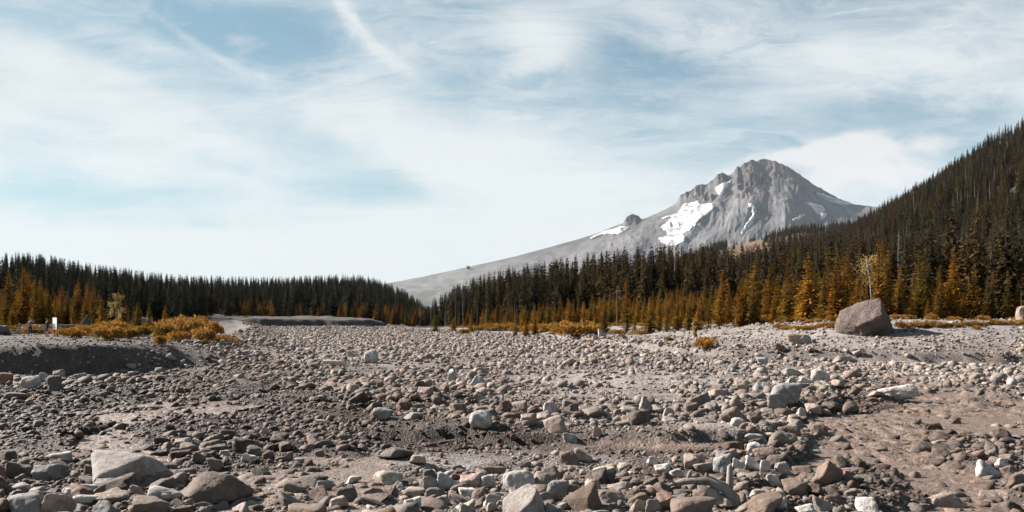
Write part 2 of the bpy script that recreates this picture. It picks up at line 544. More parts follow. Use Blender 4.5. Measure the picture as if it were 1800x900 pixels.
def mat_ground():
    m, N = new_mat('riverbed_ground')
    geo = N.n('ShaderNodeNewGeometry')
    P = geo.outputs['Position']
    att = N.n('ShaderNodeAttribute', attribute_name='ground')
    c, wet = att.outputs['Color'], att.outputs['Alpha']
    vor = N.n('ShaderNodeTexVoronoi', {'Vector': P, 'Scale': 14.0, 'Randomness': 1.0})
    vor2 = N.n('ShaderNodeTexVoronoi', {'Vector': P, 'Scale': 38.0, 'Randomness': 1.0})
    n1, _ = N.noise(P, 1.3, 6, 0.6)
    n2, _ = N.noise(P, 22.0, 4, 0.6)
    peb = N.n('ShaderNodeSeparateXYZ', {0: vor.outputs['Color']}).outputs[0]
    k = N.math('ADD', N.math('MULTIPLY', peb, 0.5), N.math('MULTIPLY', n2, 0.5))
    shade = N.ramp(k, 0.15, 0.85, 0.62, 1.35)
    col = N.mix(1.0, c, N.n('ShaderNodeCombineColor', {0: shade, 1: shade, 2: shade}).outputs[0], 'MULTIPLY')
    tone = N.ramp(n1, 0.3, 0.7, 0.8, 1.2)
    col = N.mix(1.0, col, N.n('ShaderNodeCombineColor', {0: tone, 1: tone, 2: tone}).outputs[0], 'MULTIPLY')
    hgt = N.math('ADD', N.math('MULTIPLY', vor.outputs['Distance'], -0.05), N.math('MULTIPLY', vor2.outputs['Distance'], -0.02))
    hgt = N.math('ADD', hgt, N.math('MULTIPLY', n2, 0.02))
    bump = N.n('ShaderNodeBump', {'Strength': 0.7, 'Distance': 1.0, 'Height': hgt})
    rough = N.math('SUBTRACT', 0.95, N.math('MULTIPLY', wet, 0.25))
    finish(N, bsdf(N, col, rough, 0.16, bump.outputs[0]))
    return m


def stone_material(name, src):
    m, N = new_mat(name)
    if src == 'object':
        oi = N.n('ShaderNodeObjectInfo')
        c, wet, rnd = oi.outputs['Color'], oi.outputs['Alpha'], oi.outputs['Random']
    else:
        at_ = N.n('ShaderNodeAttribute', attribute_name='tint', attribute_type='INSTANCER')
        c, wet = at_.outputs['Color'], at_.outputs['Alpha']
        rnd = N.n('ShaderNodeObjectInfo').outputs['Random']
    P = N.n('ShaderNodeNewGeometry').outputs['Position']
    n1, _ = N.noise(P, 2.3, 5, 0.6)
    n2, _ = N.noise(P, 14.0, 6, 0.68)
    n3, _ = N.noise(P, 70.0, 3, 0.7)
    sh = N.math('ADD', N.ramp(n1, 0.3, 0.7, 0.78, 1.16), N.math('MULTIPLY', N.math('SUBTRACT', n2, 0.5), 1.0))
    sh = N.math('ADD', sh, N.math('MULTIPLY', N.math('SUBTRACT', n3, 0.5), 0.9))
    g = N.n('ShaderNodeCombineColor', {0: sh, 1: sh, 2: sh}).outputs[0]
    col = N.mix(1.0, c, g, 'MULTIPLY')
    # dried silt clinging low on the stones
    silt = N.ramp(N.noise(P, 5.0, 4, 0.6)[0], 0.44, 0.64, 0.08, 0.62)
    col = N.mix(silt, col, (0.13, 0.105, 0.09))
    hg = N.math('ADD', N.math('MULTIPLY', n2, 0.055), N.math('MULTIPLY', n3, 0.016))
    bump = N.n('ShaderNodeBump', {'Strength': 0.75, 'Distance': 1.0, 'Height': hg})
    rough = N.math('SUBTRACT', 0.92, N.math('MULTIPLY', wet, 0.30))
    finish(N, bsdf(N, col, rough, 0.22, bump.outputs[0]))
    return m


def mat_foliage(name, cols, transl=0.25, scale=0.35, olive=None, green=None):
    m, N = new_mat(name)
    oi = N.n('ShaderNodeObjectInfo')
    P = N.n('ShaderNodeNewGeometry').outputs['Position']
    r = N.n('ShaderNodeValToRGB', {0: oi.outputs['Random']})
    e = r.color_ramp.elements
    while len(e) < len(cols):
        e.new(0.5)
    for i, c in enumerate(cols):
        e[i].position = i / (len(cols) - 1)
        e[i].color = (*c, 1)
    n, _ = N.noise(P, scale, 3, 0.6)
    n2, _ = N.noise(P, scale * 9, 2, 0.6)
    s = N.math('ADD', N.ramp(n, 0.3, 0.7, 0.7, 1.3), N.math('MULTIPLY', N.math('SUBTRACT', n2, 0.5), 0.8))
    g = N.n('ShaderNodeCombineColor', {0: s, 1: s, 2: s}).outputs[0]
    base = r.outputs[0]
    if green:
        px_ = N.n('ShaderNodeSeparateXYZ', {0: P}).outputs[0]
        base = N.mix(N.ramp(px_, -70.0, 20.0, 0.8, 0.0), base, green)
    col = N.mix(1.0, base, g, 'MULTIPLY')
    if olive:
        n3, _ = N.noise(P, scale * 1.7, 4, 0.65)
        col = N.mix(N.ramp(n3, 0.42, 0.62, 0.0, 0.75), col, olive)
    d = N.n('ShaderNodeBsdfDiffuse', {'Color': col})
    t = N.n('ShaderNodeBsdfTranslucent', {'Color': col})
    mx = N.n('ShaderNodeMixShader', {0: transl, 1: d.outputs[0], 2: t.outputs[0]})
    finish(N, mx.outputs[0])
    return m


def mat_bark(name, a, b, scale=6.0):
    m, N = new_mat(name)
    tc = N.n('ShaderNodeTexCoord').outputs['Object']
    mp = N.n('ShaderNodeMapping', {'Vector': tc, 'Scale': (1, 1, 0.15)})
    n, _ = N.noise(mp.outputs[0], scale, 5, 0.6)
    finish(N, bsdf(N, N.mix(N.ramp(n, 0.35, 0.65), a, b), 0.9, 0.2))
    return m


def mat_plain(name, c, rough=0.8, var=0.15, scale=8.0, spec=0.3, **more):
    m, N = new_mat(name)
    tc = N.n('ShaderNodeTexCoord').outputs['Object']
    n, _ = N.noise(tc, scale, 4, 0.6)
    s = N.ramp(n, 0.3, 0.7, 1 - var, 1 + var)
    g = N.n('ShaderNodeCombineColor', {0: s, 1: s, 2: s}).outputs[0]
    finish(N, bsdf(N, N.mix(1.0, c, g, 'MULTIPLY'), rough, spec, **more))
    return m


def mat_water():
    m, N = new_mat('silty_water')
    P = N.n('ShaderNodeNewGeometry').outputs['Position']
    n1, _ = N.noise(P, 3.0, 5, 0.6, 0.6)
    n2, _ = N.noise(P, 11.0, 4, 0.6, 0.4)
    col = N.mix(N.ramp(n1, 0.35, 0.7), (0.105, 0.074, 0.058), (0.165, 0.122, 0.098))
    hg = N.math('ADD', N.math('MULTIPLY', n1, 0.10), N.math('MULTIPLY', n2, 0.07))
    bump = N.n('ShaderNodeBump', {'Strength': 1.0, 'Distance': 1.0, 'Height': hg})
    finish(N, bsdf(N, col, 0.34, 0.4, bump.outputs[0], IOR=1.33))
    return m


def mat_mountain():
    m, N = new_mat('volcanic_scree')
    att = N.n('ShaderNodeAttribute', attribute_name='ground')
    P = N.n('ShaderNodeNewGeometry').outputs['Position']
    n1, _ = N.noise(P, 0.004, 7, 0.62)
    n2, _ = N.noise(P, 0.02, 5, 0.65)
    s = N.math('ADD', N.ramp(n1, 0.3, 0.7, 0.82, 1.18), N.math('MULTIPLY', N.math('SUBTRACT', n2, 0.5), 0.55))
    g = N.n('ShaderNodeCombineColor', {0: s, 1: s, 2: s}).outputs[0]
    hg = N.math('ADD', N.math('MULTIPLY', n1, 40.0), N.math('MULTIPLY', n2, 16.0))
    bump = N.n('ShaderNodeBump', {'Strength': 0.4, 'Distance': 1.0, 'Height': hg})
    finish(N, bsdf(N, N.mix(1.0, att.outputs['Color'], g, 'MULTIPLY'), 0.95, 0.1, bump.outputs[0]))
    return m


def mat_snow():
    m, N = new_mat('old_snow')
    P = N.n('ShaderNodeNewGeometry').outputs['Position']
    n1, _ = N.noise(P, 0.01, 6, 0.65)
    sm = N.n('ShaderNodeMapping', {'Vector': P, 'Rotation': (0, 0.6, 0), 'Scale': (0.25, 0.25, 1.6)}).outputs[0]
    n2, _ = N.noise(sm, 0.012, 6, 0.65, 0.6)
    c = N.mix(N.ramp(N.math('ADD', N.math('MULTIPLY', n1, 0.4), N.math('MULTIPLY', n2, 0.6)), 0.46, 0.60), (0.42, 0.42, 0.435), (0.15, 0.143, 0.145))
    bump = N.n('ShaderNodeBump', {'Strength': 0.6, 'Distance': 1.0, 'Height': N.math('MULTIPLY', n1, 25.0)})
    finish(N, bsdf(N, c, 0.8, 0.2, bump.outputs[0]))
    return m


M_GROUND = mat_ground()
M_STONE = stone_material('river_stone', 'object')
M_STONE_I = stone_material('river_stone_scatter', 'inst')


def mat_boulder():
    m, N = new_mat('boulder_rock')
    oi = N.n('ShaderNodeObjectInfo')
    P = N.n('ShaderNodeNewGeometry').outputs['Position']
    n0, n0c = N.noise(P, 0.55, 5, 0.6)
    n1, _ = N.noise(P, 2.4, 7, 0.65)
    n2, _ = N.noise(P, 12.0, 5, 0.65)
    wp = N.vmath('ADD', P, N.vmath('MULTIPLY', n0c, (1.2, 1.2, 1.2)))
    ck = N.n('ShaderNodeTexVoronoi', {'Vector': wp, 'Scale': 0.75}, feature='DISTANCE_TO_EDGE')
    crack = N.ramp(ck.outputs['Distance'], 0.0, 0.035, 1.0, 0.0)
    sh = N.math('ADD', N.ramp(n0, 0.3, 0.7, 0.7, 1.2), N.math('MULTIPLY', N.math('SUBTRACT', n1, 0.5), 0.9))
    sh = N.math('ADD', sh, N.math('MULTIPLY', N.math('SUBTRACT', n2, 0.5), 0.5))
    g = N.n('ShaderNodeCombineColor', {0: sh, 1: sh, 2: sh}).outputs[0]
    col = N.mix(1.0, oi.outputs['Color'], g, 'MULTIPLY')
    col = N.mix(N.ramp(n1, 0.56, 0.70, 0.0, 0.5), col, (0.12, 0.108, 0.096))
    hg = N.math('ADD', N.math('MULTIPLY', n1, 0.22), N.math('MULTIPLY', n2, 0.05))
    hg = N.math('SUBTRACT', hg, N.math('MULTIPLY', crack, 0.05))
    bump = N.n('ShaderNodeBump', {'Strength': 0.9, 'Distance': 1.0, 'Height': hg})
    finish(N, bsdf(N, col, 0.92, 0.25, bump.outputs[0]))
    return m


M_BOULDER = mat_boulder()
M_FIR = mat_foliage('fir_needles', [(0.016, 0.018, 0.010), (0.033, 0.025, 0.012), (0.050, 0.032, 0.013), (0.023, 0.021, 0.011), (0.039, 0.030, 0.013)], 0.12, 0.2, None, (0.019, 0.022, 0.015))
M_YOUNG = mat_foliage('autumn_needles', [(0.12, 0.048, 0.010), (0.26, 0.118, 0.014), (0.10, 0.070, 0.014), (0.18, 0.070, 0.013), (0.22, 0.118, 0.016)], 0.25, 0.6, (0.060, 0.048, 0.012))
M_SHRUB = mat_foliage('autumn_shrub_leaves', [(0.30, 0.145, 0.033), (0.24, 0.122, 0.025), (0.33, 0.162, 0.046), (0.17, 0.11, 0.024)], 0.3, 0.9, (0.085, 0.062, 0.018))
M_YELLOW = mat_foliage('yellow_leaves', [(0.26, 0.185, 0.07), (0.30, 0.21, 0.08)], 0.3, 0.9)
M_BARK = mat_bark('fir_bark', (0.018, 0.014, 0.011), (0.045, 0.035, 0.028))
M_DEAD = mat_bark('dead_wood', (0.10, 0.088, 0.078), (0.18, 0.162, 0.15))
M_DRIFT = mat_bark('bleached_driftwood', (0.34, 0.28, 0.22), (0.46, 0.40, 0.34), 14)
M_WATER = mat_water()
M_MOUNTAIN = mat_mountain()
M_SNOW = mat_snow()

# ------------------------------------------------------------------ ground sheet
def build_ground():
    ang_in = np.radians(np.linspace(-40, 40, 560))
    ang_l = np.radians(np.linspace(-180, -40, 50)[1:-1])
    ang_r = np.radians(np.linspace(40, 180, 50)[1:])
    ang = np.concatenate([ang_l, ang_in, ang_r])
    rr = np.concatenate([[0.5, 3, 6], np.geomspace(8.5, 236, 500), np.linspace(236.6, 264, 40), np.geomspace(265.5, 300, 22), np.geomspace(310, 5200, 90)])
    A, R = np.meshgrid(ang, rr)
    X, Y = np.sin(A) * R, np.cos(A) * R
    Z = terrain(X.ravel(), Y.ravel()).reshape(X.shape)
    me = grid_mesh('riverbed', X, Y, Z, wrap=True)
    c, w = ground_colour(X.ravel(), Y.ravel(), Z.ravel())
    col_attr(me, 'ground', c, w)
    link('riverbed', me, M_GROUND, kind='structure', label='stony grey riverbed with muddy channels and gravel banks')


build_ground()


def build_water():
    # one silty surface per stream, following its bed
    def strip(name, pts, half, label, chop):
        P = np.array(pts, float)
        seg = np.hypot(*np.diff(P, axis=0).T); s = np.concatenate([[0], np.cumsum(seg)])
        n = int(s[-1] / 0.085)
        t = np.linspace(0, s[-1], n)
        x = np.interp(t, s, P[:, 0]); y = np.interp(t, s, P[:, 1])
        k = 15; ker = np.ones(k) / k
        xs = np.convolve(np.pad(x, k // 2, 'edge'), ker, 'valid'); ys = np.convolve(np.pad(y, k // 2, 'edge'), ker, 'valid')
        tx, ty = np.gradient(xs), np.gradient(ys); L = np.hypot(tx, ty) + 1e-9
        nx, ny = -ty / L, tx / L
        u = np.linspace(-half, half, int(half * 2 / 0.085))
        X = xs[:, None] + nx[:, None] * u; Y = ys[:, None] + ny[:, None] * u
        rough = sstep(0.32, 0.55, vnoise(X / 2.2, Y / 2.6, 201))
        Z = -0.15 + 0.012 * fbm(X / 0.9, Y / 0.9, 3, 202) + chop * rough * (0.095 * ridged(X / 0.42, Y / 0.42, 3, 203) + 0.06 * fbm(X / .21, Y / .21, 2, 204))
        me = grid_mesh(name, X, Y, Z)
        link(name, me, M_WATER, kind='structure', label=label)
    strip('stream', MUD_STREAM, 5.5, 'brown silty stream tumbling between boulders below the gravel bank', 1.0)
    strip('stream', LEFT_STREAM, 2.6, 'thin silty stream winding past the pale flat boulder', 0.35)


build_water()

# ------------------------------------------------------------------ mountain
SKYL = np.array([(560, 520), (620, 508), (680, 498), (740, 487), (815, 471), (900, 452), (960, 436), (1000, 425), (1050, 410), (1088, 394), (1097, 391), (1102, 381), (1112, 377), (1122, 379), (1130, 386),
                 (1170, 368), (1188, 357), (1196, 342), (1212, 334), (1222, 328), (1234, 325), (1243, 322), (1254, 314), (1262, 306), (1270, 303), (1280, 308), (1288, 306), (1297, 292), (1300, 293), (1309, 287), (1319, 281),
                 (1328, 282), (1340, 279), (1348, 280), (1361, 283), (1376, 288), (1390, 296), (1403, 304), (1414, 313), (1433, 325), (1450, 335), (1466, 344), (1478, 351), (1500, 359), (1535, 363), (1600, 372), (1700, 392), (1820, 420)], float)
SNOWS = [[(1284, 317), (1272, 322), (1258, 330), (1255, 334), (1264, 346), (1272, 340), (1280, 328)],
         [(1225, 351), (1233, 358), (1248, 357), (1258, 360), (1260, 363), (1245, 375), (1225, 395), (1207, 410), (1203, 423), (1190, 432), (1175, 436), (1158, 424), (1158, 418), (1172, 414), (1168, 408), (1160, 402), (1172, 390), (1178, 384), (1161, 386), (1170, 380), (1190, 374), (1197, 366), (1204, 362)],
         [(1196, 364), (1204, 357), (1214, 358), (1206, 368), (1198, 369)],
         [(1315, 358), (1322, 358), (1329, 364), (1330, 376), (1322, 390), (1314, 400), (1306, 410), (1300, 415), (1304, 405), (1312, 392), (1320, 378), (1322, 368), (1314, 366)],
         [(1413, 354), (1430, 358), (1446, 362), (1452, 370), (1446, 372), (1456, 378), (1450, 386), (1442, 389), (1440, 380), (1428, 368)],
         [(1390, 386), (1400, 382), (1406, 377), (1415, 377), (1413, 383), (1402, 388), (1396, 393)],
         [(1430, 337), (1448, 341), (1470, 350), (1500, 360), (1490, 362), (1472, 360), (1450, 352), (1440, 346)],
         [(1033, 420), (1060, 408), (1090, 398), (1112, 401), (1095, 408), (1085, 413), (1060, 414), (1042, 421)]]


def build_mountain():
    pxs = np.concatenate([np.linspace(480, 1060, 130), np.linspace(1060, 1560, 420)[1:], np.linspace(1560, 1900, 40)[1:]])
    nb = 230
    t = np.concatenate([np.linspace(0, 1, nb), [1.06, 1.2, 1.5]])
    PX, T = np.meshgrid(pxs, t)
    sk = np.interp(pxs, SKYL[:, 0], SKYL[:, 1])
    jag = np.interp(pxs, [0, 1085, 1095, 1130, 1140, 1180, 1195, 1245, 1260, 1300, 1400, 1480, 1520, 1900], [0.4, 0.4, 2.5, 2.5, 0.6, 1.0, 4.0, 3.4, 1.2, 3.0, 2.6, 1.8, 0.4, 0.4])
    sk = sk + jag * fbm(pxs / 7, pxs * 0 + 3, 3, 301)
    vt = (HY - sk) / F
    rc = np.interp(pxs, [480, 800, 1100, 1345, 1560, 1900], [6600, 7200, 8300, 9000, 8500, 8000])
    r0 = 4300.0
    vb = 0.010
    u = (PX - CX) / F
    tt = np.clip(T, 0, 1)
    Y = r0 + (rc[None, :] - r0) * (1 - (1 - tt) ** 1.15) + np.maximum(T - 1, 0) * 4000
    g = tt ** np.interp(pxs, [700, 1100, 1345, 1500], [1.0, 1.12, 1.28, 1.1])[None, :]
    kern = np.exp(-(np.arange(-60, 61) / 26.0) ** 2); kern /= kern.sum()
    fine_px = np.arange(440, 1941, 1.0)
    fs = np.convolve(np.pad(np.interp(fine_px, pxs, vt), 60, 'edge'), kern, 'valid')
    vs_ = np.interp(pxs, fine_px, fs)
    V = vb + (vs_[None, :] - vb) * g + (vt - vs_)[None, :] * np.exp(-(1 - tt) * np.interp(pxs, [1085, 1095, 1130, 1140, 1180, 1270, 1290, 1345, 1400], [25, 40, 40, 25, 18, 14, 9, 7, 12])[None, :])
    # relief: ribs and gullies running down from the summit
    X = u * Y
    xs, ys = (1345 - CX) / F * 9000, 9000.0
    PYV = HY - V * F
    phi = np.arctan2(PX - 1345 + 12 * fbm(PX / 60, PYV / 60, 3, 305), (PYV - 262) * 1.1 + 6)
    rad = np.hypot(PX - 1345, PYV - 262)
    env = (1 - tt ** 10) * sstep(0.02, 0.25, tt)
    rel = 30 * ridged(phi * 4.2 + 0.6 * fbm(PX / 50, PYV / 40, 3, 310), rad / 110, 4, 311, 0.6) + 16 * ridged(phi * 11, rad / 40, 4, 317, 0.6) + 30 * fbm(PX / 52, PYV / 34, 4, 321, 0.45) + 7 * ridged(PX / 17, PYV / 11, 4, 322, 0.6)
    scale = np.interp(rad, [0, 40, 130, 260, 700], [0.35, 0.6, 1.0, 1.0, 0.6])
    rock = np.zeros_like(PX)
    for cx, cy, rx, ry, a in [(1318, 312, 34, 28, 1.0), (1305, 335, 18, 16, .9), (1345, 300, 40, 14, .8), (1222, 340, 24, 12, 1.0), (1112, 386, 16, 9, 1.0), (1270, 312, 10, 10, .8), (1430, 335, 44, 12, .7),
                                (1405, 312, 26, 16, 0.6), (1240, 350, 20, 8, 0.9), (1178, 404, 24, 8, .35), (1385, 360, 20, 6, .25), (1365, 285, 24, 8, .6)]:
        rock = np.maximum(rock, a * np.exp(-(((PX - cx) / rx) ** 2 + ((PYV - cy) / ry) ** 2) ** 2))
    rel = rel * scale + rock * (130 * ridged(PX / 15, PYV / 13, 5, 331, 0.6) + 90 * fbm(PX / 5, PYV / 5, 4, 341, 0.6))
    # two moraine walls beside the glacier
    for pts, w, amp in (([(1262, 362), (1225, 400), (1195, 440)], 8, 60), ([(1345, 345), (1300, 385), (1240, 430)], 14, 45), ([(1190, 375), (1150, 400), (1110, 450)], 16, 45), ([(1400, 330), (1380, 380), (1390, 420)], 16, 40)):
        rel = rel + amp * np.exp(-(seg_dist(PX, PYV, pts) / w) ** 2)
    Z = CH + V * Y + rel * env * 0.6
    back = np.maximum(T - 1, 0)
    Z = Z - back * 3000
    me = grid_mesh('mountain', X, Y, Z)
    n = 0.5 + 0.5 * fbm(PX / 45, PYV / 35, 4, 351)
    grey = np.array((0.072, 0.073, 0.079)); warm = np.array((0.104, 0.084, 0.075))
    c = grey[None, None] * (1 - n[..., None]) + np.array((0.104, 0.102, 0.103)) * n[..., None]
    strk = fbm(phi * 34, rad / 60, 3, 353, 0.6)
    c = c * (1 + 0.45 * strk * sstep(20, 70, rad))[..., None]
    wv = np.clip(np.exp(-(((PX - 1345) / 70) ** 2 + ((PYV - 300) / 35) ** 2)) + 0.7 * np.exp(-(((PX - 1560) / 70) ** 2 + ((PYV - 385) / 20) ** 2)), 0, 1) * n
    c = c * (1 - wv[..., None]) + warm * wv[..., None]
    dk = rock * np.clip(0.7 + 0.8 * fbm(PX / 9, PYV / 9, 4, 361), 0.1, 1.2)
    dk = np.clip(dk, 0, 1)
    c = c * (1 - dk[..., None] * 0.9) + np.array((0.020, 0.017, 0.019)) * dk[..., None] * 0.9
    pk = np.exp(-(((PX - 1362) / 14) ** 2 + ((PYV - 292) / 10) ** 2)) + 0.8 * np.exp(-(((PX - 1300) / 40) ** 2 + ((PYV - 350) / 14) ** 2)) * n
    c = c * (1 - 0.6 * pk[..., None]) + np.array((0.19, 0.13, 0.112)) * 0.6 * pk[..., None]
    # thin scrub low on the flank
    low = sstep(470, 500, PYV) * (fbm(PX / 16, PYV / 5, 3, 371) > 0.05) * 0.45
    c = c * (1 - low[..., None]) + np.array((0.05, 0.055, 0.045)) * low[..., None]
    col_attr(me, 'ground', c.reshape(-1, 3))
    mo = link('mountain', me, M_MOUNTAIN, kind='structure', label='grey volcanic mountain with snow patches and crags')
    # snow fields: sheets with their own thickness lying on the scree
    idx = np.arange(X.size).reshape(X.shape)
    PYR = HY - (Z - CH) / Y * F
    wob = 2.6 * fbm(PX / 9, PYR / 7, 3, 381)
    for poly in SNOWS:
        sd = sdist(PX + wob, PYR + wob * 0.6, poly)
        sd = sd - (5.5 if len(poly) > 15 else 1.0) * np.maximum(0, fbm((PX + PYR) / 26, (PYR * 0.8 + PX * 0.55) / 3.2, 4, 383, 0.6)) - 0.1
        m = sd > -0.4
        fm = m[:-1, :-1] & m[1:, :-1] & m[1:, 1:] & m[:-1, 1:]
        fm[nb - 1:] = False
        rr, cc = np.nonzero(fm)
        if len(rr) == 0:
            continue
        f = np.stack([idx[rr, cc], idx[rr + 1, cc], idx[rr + 1, cc + 1], idx[rr, cc + 1]], axis=1)
        used, inv = np.unique(f, return_inverse=True)
        lift = (5 + 14 * np.clip(sd / 4, 0, 1)).ravel()[used]
        v = np.stack([X.ravel()[used], Y.ravel()[used] - lift * 0.5, Z.ravel()[used] + lift], axis=1)
        link('snow_patch', raw_mesh('snow_patch', v, inv.reshape(f.shape)), M_SNOW, parent=mo)


build_mountain()

# ------------------------------------------------------------------ scattering of uncountable things
def hidden_collection(name, objs):
    c = bpy.data.collections.new(name)
    for o in objs:
        c.objects.link(o)
    return c


def scatter(name, pts, rot, scl, idx, coll, tint=None, **props):
    """One object whose points carry instances of the meshes in coll."""
    n = len(pts)
    me = bpy.data.meshes.new(name)
    me.vertices.add(n)
    me.vertices.foreach_set('co', np.ascontiguousarray(pts, np.float32).ravel())
    for nm, typ, arr, key in (('rot', 'FLOAT_VECTOR', rot, 'vector'), ('scl', 'FLOAT_VECTOR', scl, 'vector'), ('idx', 'INT', idx, 'value')):
        a = me.attributes.new(nm, typ, 'POINT')
        a.data.foreach_set(key, np.ascontiguousarray(arr, np.int32 if typ == 'INT' else np.float32).ravel())
    if tint is not None:
        a = me.attributes.new('tint', 'FLOAT_COLOR', 'POINT')
        a.data.foreach_set('color', np.ascontiguousarray(tint, np.float32).ravel())
    o = link(name, me, **props)
    t = bpy.data.node_groups.new(name + '_scatter', 'GeometryNodeTree')
    t.interface.new_socket('Geometry', in_out='INPUT', socket_type='NodeSocketGeometry')
    t.interface.new_socket('Geometry', in_out='OUTPUT', socket_type='NodeSocketGeometry')
    gi = t.nodes.new('NodeGroupInput'); go = t.nodes.new('NodeGroupOutput')
    ci = t.nodes.new('GeometryNodeCollectionInfo')
    ci.inputs['Collection'].default_value = coll
    ci.inputs['Separate Children'].default_value = True
    ci.inputs['Reset Children'].default_value = True
    ip = t.nodes.new('GeometryNodeInstanceOnPoints')
    ip.inputs['Pick Instance'].default_value = True
    def attr(nm, typ):
        a = t.nodes.new('GeometryNodeInputNamedAttribute')
        a.data_type = typ
        a.inputs['Name'].default_value = nm
        return a.outputs['Attribute']
    t.links.new(gi.outputs[0], ip.inputs['Points'])
    t.links.new(ci.outputs[0], ip.inputs['Instance'])
    t.links.new(attr('idx', 'INT'), ip.inputs['Instance Index'])
    e2r = t.nodes.new('FunctionNodeEulerToRotation')
    t.links.new(attr('rot', 'FLOAT_VECTOR'), e2r.inputs[0])
    t.links.new(e2r.outputs[0], ip.inputs['Rotation'])
    t.links.new(attr('scl', 'FLOAT_VECTOR'), ip.inputs['Scale'])
    t.links.new(ip.outputs[0], go.inputs[0])
    md = o.modifiers.new('scatter', 'NODES')
    md.node_group = t
    return o


# ------------------------------------------------------------------ stones
_ico_cache = {}


def ico(sub):
    if sub not in _ico_cache:
        bm = bmesh.new()
        bmesh.ops.create_icosphere(bm, subdivisions=sub, radius=1.0)
        v = np.array([x.co[:] for x in bm.verts]); f = np.array([[q.index for q in x.verts] for x in bm.faces])
        bm.free()
        _ico_cache[sub] = (v / np.linalg.norm(v, axis=1)[:, None], f)
    return _ico_cache[sub]


def soft_poly(dirs, planes, p):
    """Radius along dirs of a polyhedron with rounded edges: planes are (normal, offset)."""
    acc = np.zeros(len(dirs))
    for n, h in planes:
        n = np.array(n, float); n /= np.linalg.norm(n)
        acc += np.maximum(dirs @ n / h, 0) ** p
    return acc ** (-1.0 / p)


def rock_mesh(name, sub, planes, p, seed, rough=0.05, mat=None, normalise=True):
    d, f = ico(sub)
    r = soft_poly(d, planes, p)
    v = d * r[:, None]
    off = Vector((seed * 3.1, seed * 1.7, seed * 0.9))
    for i in range(len(v)):
        q = Vector(v[i])
        k = mnoise.fractal(q * 1.6 + off, 1.0, 2.0, 4) * rough + mnoise.fractal(q * 5.5 + off, 1.0, 2.0, 3) * rough * 0.35
        v[i] *= 1 + k
    if normalise:
        lo, hi = v.min(0), v.max(0)
        v = (v - (lo + hi) / 2) / (hi - lo)          # unit box, centred
    me = raw_mesh(name, v, f)
    if mat:
        me.materials.append(mat)
    return me


def random_planes(rs, n, lo, hi):
    pl = []
    for i in range(n):
        k = rs.normal(size=3); k /= np.linalg.norm(k)
        pl.append((k, rs.uniform(lo, hi)))
    for k in ((1, 0, 0), (-1, 0, 0), (0, 1, 0), (0, -1, 0), (0, 0, 1), (0, 0, -1)):
        pl.append((np.array(k, float) + rs.normal(size=3) * 0.25, rs.uniform(0.85, 1.1)))
    return pl


NPROTO = 16
FINE, COARSE = [], []
for i in range(NPROTO):
    rs = np.random.default_rng(100 + i)
    angular = i % 2 == 1
    pl = random_planes(rs, 5 if angular else 4, 0.62, 0.95) if angular else random_planes(rs, 4, 0.75, 1.0)
    p = rs.uniform(13, 22) if angular else rs.uniform(3.6, 7.5)
    FINE.append(rock_mesh('stone', 4, pl, p, i + 1, 0.11, M_STONE))
    m2 = rock_mesh('scattered_stone', 2, pl, p, i + 1, 0.13, M_STONE_I)
    COARSE.append(bpy.data.objects.new('scattered_stone_%02d' % i, m2))
STONES = hidden_collection('scattered_stones', COARSE)

TINTS = {'pale': (0.335, 0.32, 0.305), 'white': (0.46, 0.435, 0.41), 'grey': (0.205, 0.20, 0.195), 'dark': (0.075, 0.065, 0.06), 'brown': (0.135, 0.098, 0.078),
         'tan': (0.27, 0.215, 0.18), 'pink': (0.31, 0.215, 0.195), 'blue': (0.245, 0.25, 0.248), 'red': (0.18, 0.105, 0.08)}

